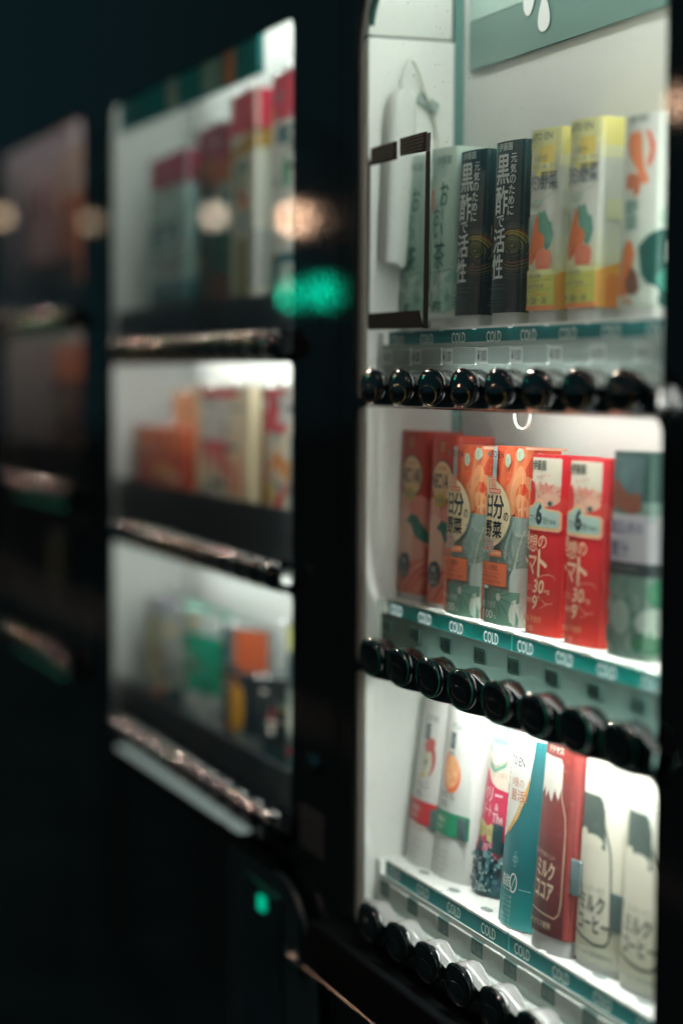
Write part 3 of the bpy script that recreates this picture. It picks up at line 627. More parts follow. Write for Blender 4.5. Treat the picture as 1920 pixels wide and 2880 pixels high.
# ---- one-day vegetable juice
def oneday():
    c = Carton(45, 34, 138, 4, 1.6); rn = random.Random(12)
    c.rect(-24, 60, 84, 138, 'DC5838')
    for (a, b, ra, rb, h, ro) in ((-4, 118, 8, 20, 'E8744A', -12), (8, 112, 8, 24, 'F09868', -14), (2, 124, 7, 17, 'E46844', -10), (18, 118, 6, 28, 'EA8258', -18), (28, 120, 6, 24, 'D2543A', -20), (34, 108, 8, 24, 'EC8C62', -20), (14, 104, 7, 20, 'F2A878', -15)):
        c.ell(a, b, ra, rb, h, ro)
        for q in range(5): c.line([(a-3+q*0.4, b-12+q*5), (a+3+q*0.4, b-11+q*5)], .4, 'E0906A')
    c.ell(22, 98, 12, 18, 'E8A070', 8); c.poly([(14, 84), (14, 104), (18, 109), (29, 102), (36, 96), (36, 84)], 'E0784C'); c.ell(20, 94, 5, 8, 'EDB080', 20); c.ell(24, 88, 6, 4, 'F0C090'); c.poly([(19, 109), (22, 110), (24, 104), (21, 100)], 'D4452F')
    for (a, b) in ((17, 132), (28, 109), (2, 127), (33, 129)):
        c.poly([(a-4, b+1), (a-2, b+5), (a+3, b+4.5), (a+4.5, b-1), (a+1, b-6), (a-3, b-4)], 'B6CBB4'); c.poly([(a-2, b+1), (a, b+3.5), (a+2, b+2), (a, b-4)], '9DBBB0'); c.line([(a-4, b+1), (a, b), (a+1, b-6)], .4, 'C2B060'); c.line([(a, b), (a+3, b+4.5)], .4, 'C2B060')
    c.rect(-23, -15, 100, 137, 'AEBFC0'); c.rect(-21, -17, 100, 128, '8FA9AE')
    # lower grey-green half with leaves
    c.rect(-24, 60, 0, 83.5, '93AEA6')
    cloud(c, ['A3BAB3', '86A59C', '9AB5AC', 'A9BFB8'], -20, 34, 30, 80, 60, (1.5, 5), rn, 0.5)
    for (x0, z0, sgn) in ((19, 40, 1), (30, 44, 1)):
        c.line([(x0, z0), (x0+1.5, z0+16), (x0+4, z0+34)], .7, 'B5C6B2')
        for q in range(6): c.line([(x0+0.6*q, z0+5+4.6*q), (x0+5+.6*q, z0+10+5*q)], .45, 'AFC2AE'); c.line([(x0+0.6*q, z0+5+4.6*q), (x0-4+.6*q, z0+11+5*q)], .4, '9FB6A6')
    c.ell(28, 26, 12, 20, 'B7C4BC', 20); c.ell(25, 8, 7, 14, 'C3CCC2', 10); c.ell(33, 20, 6, 22, '98B0A4', 12)
    c.rect(-24, 22, 0, 26, '6A9484')
    for q in range(16): a_ = R(q*22); c.line([(3+3*math.cos(a_), 20+3*math.sin(a_)), (8+12*math.cos(a_), 17+11*math.sin(a_))], .5, ('2F6354', '7FA592')[q % 2])
    c.ell(3, 21, 3, 3, 'C4C9BA'); c.ell(24, 9, 7, 9, 'C6D0C6', 8); c.ell(26, 6, 3, 12, 'AFC6B8', 10)
    # cream oval with the name
    c.ell(-22, 85, 36.5, 28.5, '8A9C80'); c.ell(-22, 85, 36, 28, 'D7C9A4')
    c.T('日', -20.5, -11.5, 82, 99, '0E2A34', 0.05); c.T('分', -9.5, 5.5, 81.5, 99.5, '0E2A34', 0.05); c.T('の', 6, 12, 80, 87, '0E2A34', 0.03)
    c.T('野', -21, -10.5, 66.5, 79.5, '0E2A34', 0.045); c.T('菜', -9, 4.2, 66.5, 79.5, '0E2A34', 0.045)
    c.T('1包', -19, -6, 103.5, 114.5, 'C7473A', 0.075); c.T('1包', -19, -6, 103.5, 114.5, 'E5AF92', 0.02); c.rect(-17, 1, 101, 104.6, 'C7473A', .8); c.rect(-16, 0, 101.6, 104, 'E0A58C', .6)
    c.T('ITO EN', -17, 3.5, 128.6, 134, '1E2E30', 0.012)
    for p in ((-20, 133), (-18.8, 131), (-21.2, 131), (-20, 129)): c.ell(p[0], p[1], .9, 1.2, '51696C')
    c.rect(-13, 6, 52, 57, 'DE7A4C', .8); c.T('350', -22, -5, 54, 66, 'D86540', 0.08); c.T('350', -22, -5, 54, 66, '8FC0C0', 0.02); c.T('g分使用', -7, 5, 53, 56, 'F0D8B8', 0.02)
    c.rect(-25, 14, 29, 47.5, '8A5030', .6); c.rect(-25, 13.6, 29.5, 47, 'DC6E48', .5)
    c.T('に使える栄養素', -23, 1.5, 41, 45.6, '3A3028', 0.012); c.line([(-21, 39.3), (6, 39)], .3, '8A4A30')
    c.T('β-カロテン 60㎍ ビタミンC 45mg', -23, 1.5, 34.8, 37.8, '4A2E22', 0.01); c.T('カルシウム 11.4mg カリウム 780mg', -24, 7, 31, 34, '4A2E22', 0.01)
    c.rect(-24, -18, 0, 30, 'CC5F40'); 
    for k in range(3): c.ell(-21, 24-8*k, 1.6, 2.6, 'E0906A')
    c.T('食塩 不使用', -21, 1.6, 12, 17.4, 'C7D4C8', 0.006); c.T('100', -17, -1.5, 3.6, 10.4, 'E0E6DC', 0.02); c.T('%', -0.6, 4, 3.8, 7, 'C7D4C8')
    c.rect(22, 60, 136, 138, 'E8B8A0')
    return c
OD = ink('C8CCC4')
o1 = thing('vegetable_carton', 'orange and grey-green juice carton, left of the matching pair on the middle shelf', 'drink carton', (-1.5300, YC, -0.193), 'orange and grey-green vegetable juice cartons', lean(1.5))
c = oneday(); c.finish(o1, OD, ink('D98060'), CLEAR)
copy_tree(o1, (-1.4560, YC, -0.191), 'orange and grey-green juice carton, right of the pair, beside the red tomato cartons', lean(2.4))
# ---- tomato juice
def tomato():
    c = Carton(48, 34, 135, 5, 1.8); rn = random.Random(5)
    c.rect(-26, 19, 108, 132.5, 'C9C4B2', .8); c.rect(-26, 19, 104, 112, 'C7A690')
    cloud(c, ['C98E7C', 'CDA592', 'C58070'], -22, 16, 100, 112, 16, (3, 7), rn, .5)
    c.T('伊藤園', -21, 0, 123, 130.5, '26322E', 0.02); c.ell(-22.6, 127, 1, 3.5, '2C4A44')
    c.T('甘いトマトの', -14, 6, 116, 119, 'C05A4E', 0, 0, .12); c.T('おいしさ', -8, 9, 107, 111, 'C2554A', 0, 0, .12)
    c.ell(-22, 103, 7, 12, 'BE2E30'); c.ell(12, 97, 16, 9, 'C63C38'); c.ell(4, 101, 16, 5, 'CBA08C', 6)
    for q in range(7): a_ = R(20+q*52); c.line([(8, 99), (8+4.4*math.cos(a_), 98.5+3.2*math.sin(a_))], [1.8, .3], '2B5E58')
    c.ell(8, 98.6, 2.4, 1.8, '24524E')
    P1 = [(-25, 78), (20, 78), (22, 80), (22, 92), (20, 94), (2, 95), (0, 99), (-4, 102), (-12, 101), (-17, 97), (-25, 95)]
    c.poly(P1, 'E2A58C'); c.poly([(p[0]*0.955-.6, 89+(p[1]-89)*0.84) for p in P1], 'B9B568'); c.poly([(p[0]*0.93-.8, 89+(p[1]-89)*0.76) for p in P1], '9DB8B0')
    c.T('マト', -21, -11, 83, 89.5, '27403F', 0.02); c.T('6', -11, -1, 82, 98.5, '16323A', 0.05); c.T('個分', 0, 8, 83, 88.5, '27403F', 0.01); c.T('使用', 9, 16, 83.5, 86.6, '27403F')
    K = 'E2C3A2'
    c.T('理', -25.5, -20, 63.5, 77, K, 0.01); c.T('想', -19.5, -6, 62, 75, K, 0.02); c.T('の', -4.5, 7, 65, 74.5, K, 0.03)
    c.T('ト', -25.5, -20.5, 47, 62, K, 0.04); c.T('マ', -19, -5.5, 45, 58.5, K, 0.05); c.T('ト', -3, 8.5, 44, 63.5, K, 0.055)
    c.line([(-4, 42), (4, 45), (12, 46), (18, 45), (19, 42)], .9, 'D98A72'); c.T('30', -9, 6.5, 31, 41.5, K, 0.02, .15); c.T('mg', 7, 13.5, 31, 34.5, K); c.T('リコピン', -21, -9.5, 33, 37.4, K)
    c.T('糖度', -19, -10, 23.5, 27.6, K); c.T('9', -9, -1, 18.5, 29.5, K, 0.02, .1); c.T('°', -.5, 2, 27, 29.5, K)
    c.line([(4, 27), (10, 24), (18, 25)], .9, 'D98A72'); c.line([(3, 20), (8, 22.5), (12, 24)], .7, 'D98A72')
    c.T('食塩 不使用', -23, 5, 9.2, 14, 'D9A070', 0.006); c.T('トマト100%', -24, -5, 2, 7, 'D9A070', 0.006)
    return c
TOM = ramp('tomato_carton_red', [(0, 'C4352C'), (40, 'C72A2C'), (90, 'C81E2C'), (135, 'C8222E')], 135, coat=0.2)
k1 = thing('tomato_carton', 'red tomato juice carton, left one of the red pair on the middle shelf', 'drink carton', (-1.3895, YC, -0.192), 'red tomato juice cartons', lean(2.6))
c = tomato(); c.finish(k1, TOM, ink('C02A30'), CLEAR)
copy_tree(k1, (-1.3235, YC, -0.192), 'red tomato juice carton, right one of the red pair, beside the dark green carton', lean(2.2))
# ---- green juice
c = Carton(47, 38, 142, 4, 1.5)  # print colours darkened overall to offset the side tube's light
c.rect(-24, 60, 108, 142, '163633'); c.rect(-24, 14, 112, 138, '2D4647'); c.ell(-8, 124, 8, 8, '365252')
c.poly([(-24, 120), (-14, 122), (-6, 114), (2, 112), (12, 114), (14, 104), (6, 98), (-6, 101), (-24, 104)], '5A2D1D'); c.rect(16, 60, 94, 108, '4E665E')
c.rect(-24, 60, 66, 99, '7C7C80'); c.T('毎日1杯の', -22, 16, 85, 94, '363958', 0.03); c.T('青汁', -22, 2, 69, 80, '2D3252', 0.04)
c.rect(-24, 60, 57, 66, '0B1A1F'); c.T('国産大麦若葉', -16, 12, 60, 63, '3F524F')
cloud(c, ['506960', '425D55', '63766D'], -22, 20, 6, 52, 34, (3, 8), random.Random(6)); c.ell(-4, 28, 11, 12, '697C73'); c.ringe(-4, 28, 9, 10, 1.2, '7C8982')
c.ell(34, 46, 12, 10, '1F5A41'); c.ell(24, 12, 14, 8, '22523B'); c.ell(30, 26, 16, 10, '7D8B82')
g1 = thing('green_juice_carton', 'dark green and white juice carton, last on the middle shelf against the right frame', 'drink carton', (-1.2560, YC, -0.192), None, lean(2.0))
c.finish(g1, ramp('green_carton', [(0, '66786E'), (50, '4C665C'), (142, '2E4840')], 142, noise=3), ink('1E3E3A'), CLEAR)

# ---------------------------------------------------------------- bottom shelf
def slab_taper(k, z0=0.0):
    return lambda t: 1.0 if t < z0 else 1-(1-k)*((t-z0)/(1-z0))
def tape(root, a0, z0, w_, h_, y, hexc):
    mb = MB(); mb.box((a0, y, z0), (a0+w_, y+0.0015, z0+h_), mat('tape_'+hexc, '#'+hexc, rough=0.3), 0.0006); return mb.build('tape', root, world=False)
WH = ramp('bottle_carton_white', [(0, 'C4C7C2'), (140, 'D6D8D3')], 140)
def juice(kind):
    c = Carton(66, 40, 146, 10, 4, slab_taper(0.84, 0.15), rake=0.4)
    c.T('ITO EN', -12, 10, 127, 132, '6E7A7A', 0.01); c.rect(-13, -2, 110, 124, '3C4A4C'); c.T('果汁', -12, -3, 112, 122, '8A9694', 0.01)
    if kind == 'orange':
        c.poly([(-20, 88), (-21, 100), (-14, 109), (-8, 100), (-10, 88)], 'DD7550'); c.ell(-6, 103, 6, 6, '8E9B98'); c.ell(-8, 90, 12, 11, 'DC6238'); c.ell(-3, 88, 15, 15, 'D9643C'); c.ell(-4, 91, 13.6, 14, 'E5A878')
        cloud(c, ['EAB88C', 'E09C68'], -12, 4, 82, 100, 12, (1.2, 3.5), random.Random(1)); lc = '1E7F5C'; t = 'みかん'
    else:
        c.ell(-2, 94, 14, 16, 'B04A44'); c.ell(-6, 91, 12.5, 15, 'CDD0C0'); c.ell(-6, 92, 6, 9, 'B9C2A6'); c.ell(-6, 90, 1.6, 2.6, '4A5048'); c.ell(-2, 92, 1.2, 2, '4A5048'); c.ell(0, 106, 10, 6, 'B95A50', 20); c.ell(-9, 79, 5, 2, 'C89A3A', 20); lc = 'B0272F'; t = 'りんご'
    c.T(t, -20, 6, 68, 75, '565E60', 0.015); c.T('100%', -20, -5, 60, 66, '7A8282', 0.01)
    c.rect(-34, 29, 37, 57, lc, 2); c.T('濃縮還元', -24, -4, 47, 52, 'C7D4C4', 0.01); c.T('果汁飲料', -24, -8, 41, 45, 'C7D4C4', 0.01)
    c.T('果汁入り 200ml', -24, 6, 31, 34.5, '7F9890' if kind == 'orange' else 'B56A50', 0.01)
    micro(c, -26, 4, 24, 4, 5, 'A9AEAC', random.Random(2))
    return c
a1 = thing('apple_juice_bottle', 'white carton bottle with apple and red label, far left on the bottom shelf', 'drink carton', (-1.632, 0.032, -0.4225), None, lean(5.5, 1.5))
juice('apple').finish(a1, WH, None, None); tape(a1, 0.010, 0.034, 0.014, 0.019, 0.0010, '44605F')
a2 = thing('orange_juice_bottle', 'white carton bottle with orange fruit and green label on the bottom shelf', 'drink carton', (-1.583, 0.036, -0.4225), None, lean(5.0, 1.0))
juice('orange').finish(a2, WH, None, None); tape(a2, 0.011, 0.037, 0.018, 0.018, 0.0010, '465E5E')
# blueberry: slanted gable top
c = Carton(46, 30, 150, 8, 4, slab_taper(0.74, 0.1), rake=0.3); rn = random.Random(15)
c.rect(-26, 26, 0, 48, '20444A'); c.rect(-26, 26, 46, 104, 'B83450')
c.poly([(-26, 102), (-14, 100), (-4, 92), (6, 88), (26, 86), (26, 118), (-26, 118)], 'CDBFB0'); c.rect(-26, 26, 116, 150, '9CA8A8'); c.rect(-12, 14, 124, 144, '76888A'); c.T('果実', -10, 10, 128, 142, 'C9D2CE', 0.04); c.T('ブルーベリー', -12, 14, 116, 124, 'D5DCD6', 0.05)
c.poly([(-20, 118), (-12, 110), (0, 106), (16, 112), (22, 118), (14, 106), (0, 100), (-16, 104)], '5E8E7C'); c.line([(-18, 114), (0, 104), (18, 112)], .8, 'C9A08A')
c.T('甘さと酸味', -6, 18, 97, 102, 'A89080', 0.01); c.T('ベリー', -20, 14, 76, 88, 'D8BCC0', 0.05); c.T('スイート', -20, 2, 64, 74, 'D8BCC0', 0.04); c.T('&', 6, 11, 70, 76, 'D8BCC0', 0.02); c.T('The', 4, 18, 60, 68, 'D8BCC0', 0.03)
c.poly([(-24, 58), (-12, 60), (0, 56), (4, 59), (10, 55), (18, 51), (10, 48), (6, 43), (-6, 46), (-24, 44)], 'B3AE78'); c.T('果汁20%', -16, 6, 48, 55, '8E7C50', 0.02)
cloud(c, ['C2607A', 'A83A54', 'D08A9A'], -22, 18, 30, 46, 26, (1.6, 4), rn)
cloud(c, ['16343A', '2A5058', '3E6A70', '6E8E90', '102A30'], -22, 24, 4, 34, 70, (1.5, 4.2), rn)
for q in range(24): c.ell(rn.uniform(-20, 22), rn.uniform(4, 32), .7, 1.0, 'A9BDBA')
c.T('2℃ 28%', -16, 10, 4, 10, 'A9B8B0', 0.02)
b1 = thing('blueberry_carton', 'magenta blueberry carton with dark berries, standing between the orange and teal cartons', 'drink carton', (-1.524, 0.044, -0.4215), None, lean(6.5, 1.5))
c.finish(b1, ramp('berry_carton', [(0, '20444A'), (44, '6A3A4C'), (60, 'B83450'), (150, 'AEB4B2')], 150, noise=3), ink('B9C0BE'), None); tape(b1, 0.008, 0.036, 0.014, 0.024, 0.0004, '1C3C40')
# teal yoghurt drink
c = Carton(56, 34, 146, 8, 4, slab_taper(0.93), rake=0.2)
sw = [(-28, 66), (-16, 72), (-4, 84), (6, 100), (11, 116), (14, 134), (15, 147)]
c.poly([(-30, 64)]+sw+[(-30, 147)], 'D9DBD5')
c.line([(-28, 67), (-15, 74), (-3, 86), (7, 103), (11.5, 118)], [.5, 3.4, 5, 4, .8], 'CFA055')
c.poly([(11, 116), (14, 134), (15, 147), (13.5, 147), (12, 134), (8, 112)], 'C9CCC6')
c.T('ITO EN', -23, 3, 124, 131, '4A5656', 0.008); c.T('8種の', -17, 4, 108, 115, 'C48A6E', 0.01); c.T('菌活!', -17, 9, 97, 106, 'C48060', 0.012)
c.V('ヒト由来乳酸菌', -27.5, -24.5, 122, 7, '9A8A60', 0.01)
for (u, v) in ((0, 0), (4.6, 0), (2.3, 4), (2.3, -4), (2.3, 0)): c.ringe(-2+u, 53+v, 1.7, 1.9, .4, 'A9C6C0', n=14)
c.T('脂肪', -21, -5, 30, 39.5, 'DDE5E0', 0.02); c.ringe(0, 34.5, 4.6, 7.0, 1.6, 'DDE5E0'); c.line([(-3, 28), (3, 41)], .9, 'DDE5E0'); c.line([(-21, 28.8), (-2, 27.4)], .5, 'C9D6D0')
c.line([(8, 31), (22, 31.4)], .5, 'C9D6D0')
for i, s_ in enumerate(('ビフィズス菌', 'アシドフィルス菌', 'ブルガリクス菌', 'カゼイ菌', 'ヘルベティクス菌', 'クレモリス菌', 'ラクティス菌', 'サーモフィルス菌')):
    ln = len(s_)*2.15; c.T(s_, -1-ln, -1, 21.6-i*3.55, 24.2-i*3.55, 'B9D2CC', 0.004)
TL = ramp('teal_carton', [(0, '3E9A9A'), (18, '1B8586'), (40, '12686E'), (80, '1F6A70'), (146, '2E6E72')], 146, noise=2, coat=0.25)
e1 = thing('yoghurt_drink_carton', 'teal and white carton with a gold curve, between the magenta and brown cartons', 'drink carton', (-1.4215, 0.0235, -0.4215), None, lean(4.0, 0.8))
c.finish(e1, TL, ink('C9CCC6'), CLEAR, 4)
# milk cocoa
def milk(capcol, linecol, titles, tw):
    c = Carton(tw, 40, 143, 6, 3, slab_taper(0.86, 0.1), rake=0.2); hw = tw/2
    def outline(off):
        return [(-hw*0.98-off, 14-off), (hw*0.42, 14-off), (hw*0.6+off, 18-off), (hw*0.66+off, 26), (hw*0.66+off, 78), (hw*0.60+off, 90), (hw*0.36+off, 104), (hw*0.32+off, 124), (hw*0.24+off, 130+off), (-hw*0.98-off, 132+off)]
    return c, outline, hw
c, OL, hw = milk('', '', '', 50)
c.poly([(-25, 132), (hw*0.22, 131), (hw*0.34, 127), (hw*0.36, 112), (hw*0.2, 101), (6, 99), (2, 104), (-1, 108), (-5, 98), (-9, 102), (-12, 106), (-16, 100), (-20, 108), (-25, 102)], 'E2DFD6')
K = 'D9C6AC'
o_ = OL(0); c.line([o_[i] for i in (8, 7, 6, 5, 4, 3, 2, 1)]+[(-hw, 17)], .8, K)
c.T('チチヤス', -16, 8, 134.5, 139.5, 'E8E2D8', 0.03); c.T('ミルクがおいしい', -27, 6.5, 58, 62, K, 0.006, 0, -.06)
c.T('ミルク', -20, 7, 42, 55, K, 0.05, 0, -.05); c.T('ココア', -20, 7, 26.5, 39, K, 0.05, 0, -.05); c.T('バイオマス使用', -29, 6.5, 5, 10, K, 0.01)
c.rect(hw+1.5, 70, 0, 145, '8C3C3A'); c.poly([(18, 143), (22, 143), (26, 0), (21, 0)], '7A3230')
BR = ramp('cocoa_carton', [(0, '4A2224'), (60, '5E2626'), (110, '742C2A'), (143, '883A34')], 143, noise=2, coat=0.25)
f1 = thing('milk_cocoa_carton', 'brown milk cocoa carton with a white bottle top drawn on it, bottom shelf centre', 'drink carton', (-1.3535, 0.0195, -0.4095), None, lean(4.0, 0.6))
c.finish(f1, BR, ink('9A443C'), CLEAR, 14); tape(f1, 0.0245, 0.036, 0.013, 0.026, 0.003, '56686A')
# milk coffee (two)
c, OL, hw = milk('', '', '', 60)
D = '34443F'
c.poly([(-30, 108), (-30, 92), (-26, 88), (-22, 94), (-18, 90), (-12, 84), (-6, 90), (-2, 92), (4, 84), (9, 82), (8, 96), (6, 104), (5, 116), (0, 120), (-30, 120)], '3E4D48')
c.ell(-8, 87, 14, 5, 'CFCDBC'); c.ell(-24, 89, 7, 6, 'CFCDBC')
o_ = OL(0); c.line([(6, 112), (7, 100), (11, 92), (15, 84), (16.5, 74), (17, 60), (18, 26), (17, 19), (12, 15), (0, 14), (-20, 17), (-30, 20)], 1.9, D)
c.T('チチヤス', -20, 0, 125, 129, 'A9AEA0', 0.01); c.T('ちょっとすっきり', -28, 10, 51, 55.5, '5E6E66', 0.008)
c.T('ミルク', -24, 11, 36.5, 49, D, 0.05); c.T('コーヒー', -25, 17, 22.5, 34, D, 0.05); c.T('[コーヒー入り清涼飲料]', -40, 21, 4.5, 9, '5C6A64', 0.008)
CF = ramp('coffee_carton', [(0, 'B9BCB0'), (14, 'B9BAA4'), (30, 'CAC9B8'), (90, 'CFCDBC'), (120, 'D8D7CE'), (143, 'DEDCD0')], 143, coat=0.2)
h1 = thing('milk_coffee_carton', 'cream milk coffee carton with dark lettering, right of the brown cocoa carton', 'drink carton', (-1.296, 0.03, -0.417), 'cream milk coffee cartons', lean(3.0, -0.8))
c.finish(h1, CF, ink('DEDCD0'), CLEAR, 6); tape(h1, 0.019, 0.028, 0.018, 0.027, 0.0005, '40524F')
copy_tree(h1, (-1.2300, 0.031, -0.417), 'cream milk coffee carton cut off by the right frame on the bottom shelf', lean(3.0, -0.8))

# ---------------------------------------------------------------- antenna, cable and holder in the near machine
an = thing('antenna_box', 'white rounded plastic box with a looping cable on the left inner wall', 'antenna', (LX0, 0.0, 0.0))
mb = MB(); vs = []; prof = ((0.010, 0.027, 0.0975), (0.0085, 0.030, 0.101), (0.0135, 0.0385, 0.232), (0.0150, 0.0375, 0.240), (0.0185, 0.034, 0.2445))
for (y0, y1, z) in prof:
    for k in range(16):
        a = 2*math.pi*k/16; e = 0.6; ca, sa = math.cos(a), math.sin(a)
        vs.append(((0.014+0.010*math.copysign(abs(ca)**e, ca)), (y0+y1)/2+(y1-y0)/2*math.copysign(abs(sa)**e, sa), z-(0.004 if sa > 0.3 and z < 0.11 else 0)))
n = len(prof); mb.add(vs, [[i*16+k, i*16+(k+1) % 16, (i+1)*16+(k+1) % 16, (i+1)*16+k] for i in range(n-1) for k in range(16)], WHITE, True)
mb.add(vs[-16:], [list(range(16))], WHITE); mb.add(vs[:16], [list(range(16))[::-1]], WHITE); mb.build('casing', an, world=False)
mb = MB(); mb.tube([(0.014, 0.0275, 0.243), (0.014, 0.0280, 0.2525)], 0.0036, WHITE, 10); mb.tube([(0.014, 0.0283, 0.2528), (0.014, 0.0300, 0.260), (0.013, 0.0325, 0.270)], [0.0026, 0.0021, 0.0016], WHITE, 10); mb.build('plug', an, world=False)
mb = MB(); cp_ = [(0.013, 0.0325, 0.270), (0.011, 0.0360, 0.2725), (0.009, 0.0410, 0.268), (0.007, 0.0460, 0.2585), (0.005, 0.0505, 0.248), (0.004, 0.0555, 0.238), (0.004, 0.0595, 0.228), (0.004, 0.0625, 0.214), (0.004, 0.0645, 0.200), (0.005, 0.0650, 0.170), (0.006, 0.064, 0.13), (0.006, 0.062, 0.06)]
def smooth(p, it=2):
    for _ in range(it):
        q = [p[0]]
        for a, b in zip(p, p[1:]): q += [tuple(x*.75+y*.25 for x, y in zip(a, b)), tuple(x*.25+y*.75 for x, y in zip(a, b))]
        p = q+[p[-1]]
    return p
mb.tube(smooth(cp_), 0.0013, mat('cable_cream', (0.60, 0.60, 0.52), rough=0.4), 8); mb.build('cable', an, world=False)
mb = MB(); CG = mat('clip_grey', (0.27, 0.34, 0.31), rough=0.5)
for (yy, zz, rr, xx) in ((0.0500, 0.2400, 0.0068, 0.0010), (0.0590, 0.2345, 0.0072, 0.0022)):
    mb.add([(x_, yy+rr*math.cos(R(t_)), zz+rr*math.sin(R(t_))) for x_ in (xx+0.0015, 0.0) for t_ in (15, 105, 195, 285)], [(0, 1, 2, 3), (0, 4, 5, 1), (1, 5, 6, 2), (2, 6, 7, 3), (3, 7, 4, 0)], CG)
mb.tube([(0.004, 0.0565, 0.238), (0.005, 0.0600, 0.229)], 0.003, CG, 8)
mb.build('cable_clip', an, world=False)
hk = tag(None or MB().build('x') if False else thing('cable_loop', 'thin cream wire loop hanging under the first button row', 'wire', (-1.42, 0.03, -0.0275)), None)
mb = MB(); mb.tube([(-0.014*math.cos(math.pi*k/14), 0, -0.0115*math.sin(math.pi*k/14)**0.75) for k in range(15)], 0.0012, mat('cable_cream', (0.6, 0.6, 0.52)), 8); mb.build('wire', hk, world=False)
# dark-edged transparent card holder on the pane
ch = thing('card_holder', 'clear card holder with dark patterned edges stuck on the upper left of the pane', 'card holder', (-1.60, -0.004, 0.04))
STK = mat('holder_dark', (0.003, 0.005, 0.005), rough=0.5, spec=0.1, noise=0.6, nscale=300); RUST = mat('holder_rust', (0.010, 0.004, 0.003), rough=0.5, spec=0.1, noise=0.5, nscale=150)
def qd(mb, pts, m, y0=-0.0022, y1=-0.0015): mb.plate(pts, [], y0, y1, m)
for pts in ([(-1.6613, 0.1800), (-1.6000, 0.1798), (-1.6002, 0.1948), (-1.6592, 0.1946)], [(-1.5925, 0.1816), (-1.5368, 0.1800), (-1.5363, 0.1957), (-1.5932, 0.1960)]):
    mb = MB(); qd(mb, pts, RUST); o = mb.build('patterned_tab', ch)
    x0 = min(p[0] for p in pts); x1 = max(p[0] for p in pts); rn = random.Random(7); mb = MB(); G_ = mat('print_moss', (0.035, 0.075, 0.025), rough=0.4); G2 = mat('print_straw', (0.06, 0.04, 0.02), rough=0.4)
    for r_ in range(5):
        z = 0.1822+r_*0.0027; x = x0+0.005
        while x < x1-0.008: l = rn.uniform(.002, .005); mb.add([(x, -0.0025, z), (x+l, -0.0025, z), (x+l, -0.0025, z+.0018), (x, -0.0025, z+.0018)], [(0, 1, 2, 3)], G_ if r_ < 4 else G2); x += l+.001
    mb.build('print', o)
mb = MB(); qd(mb, [(-1.6655, 0.042), (-1.6630, 0.042), (-1.6620, 0.181), (-1.6670, 0.190)], RUST); mb.build('side_edge', ch)
mb = MB(); qd(mb, [(-1.5410, 0.0391), (-1.5318, 0.0391), (-1.5292, 0.1795), (-1.5369, 0.1795)], STK); mb.build('side_edge', ch)
mb = MB(); qd(mb, [(-1.5358, 0.1797), (-1.5292, 0.1797), (-1.5282, 0.1940), (-1.5358, 0.1942)], mat('holder_grey', (0.16, 0.18, 0.19), rough=0.3)); mb.build('corner_tab', ch)
mb = MB(); qd(mb, [(-1.6633, 0.0404), (-1.5415, 0.0398), (-1.5498, 0.0539), (-1.6624, 0.0544)], STK); mb.build('lower_edge', ch)

DULL = mat('bar_dull_black', (0.008, 0.011, 0.012), rough=0.6, spec=0.0)
RIMP = mat('rim_polished', (0.55, 0.48, 0.42), rough=0.10, metal=1.0)
# ================================================================== MIDDLE MACHINE (out of focus)
def simple_rows(root, x0, x1, rows, rail, bars, tops, xs, hump, dz, amp, wd, ht, yb, ring, rim):
    for (zs) in rows:
        mb = MB(); mb.box((x0, 0.012, zs-0.005), (x1, yb, zs), rail); mb.build('shelf', root)
        mb = MB(); mb.box((x0, 0.008, zs-0.036), (x1, 0.0115, zs+0.030), rail); mb.build('price_rail', root)
    for zb in bars:
        button_bar('bar', root, xs[0]-0.03, x1+0.004, zb, xs, hump, dz=dz, amp=amp); add_buttons(root, xs, zb+0.0015+ht/2, wd, ht, -0.0175, ring, rim, bulge=0.009)
m2 = thing('vending_machine', 'blurred middle vending machine with red-topped packs behind its window', 'vending machine', (-2.20, 0, -EYE), 'vending machines side by side')
bars2 = [0.0155, -0.2070, -0.4500]
cabinet(m2, -2.645, -1.7325, -2.580, -1.862, 0.338, [(0.022, 0.338), (-0.2005, 0.0140), (-0.4430, -0.2085)], 0.75, -EYE+0.06, r1=0.012, left_gap=0.034)
W2 = mat('liner_two', (0.60, 0.63, 0.60), rough=0.5)
liner(m2, -2.600, -1.800, -0.475, 0.42, 0.10, W2, bm=W2)
DK = mat('rail_dark', (0.025, 0.035, 0.04), rough=0.3)
xs2 = [-2.470+0.0535*i for i in range(12)]
simple_rows(m2, -2.598, -1.866, [0.052, -0.160, -0.418], DK, bars2, None, xs2, DULL, 0.0, 0.010, 0.036, 0.028, 0.10, RIMK, RIMK)
for (a, b) in ((0.022, 0.338), (-0.2005, 0.0140), (-0.4430, -0.2085)):
    pts = rrect(-2.5795, a, -1.8625, b, 0.008); mb = MB(); mb.add([(x, -0.0012, z) for x, z in pts], [list(range(len(pts)))], GLASS); mb.build('window_pane', m2)
tube_part(m2, -2.50, -1.87, 0.016, 0.400, 0.008, 18, nm='m2top'); tube_part(m2, -2.52, -1.90, 0.040, 0.036, 0.006, 30, nm='m2mid'); tube_part(m2, -2.52, -1.90, 0.040, -0.180, 0.006, 34, nm='m2low')
mb = MB(); mb.tube([(-1.818, 0.010, -0.40), (-1.818, 0.010, 0.36)], 0.006, emis('tube_m2side_fill', TUBE, 40.0), n=10, cap=False); mb.build('fluorescent_tube', m2)  # unseen upright tube added to light the pack fronts
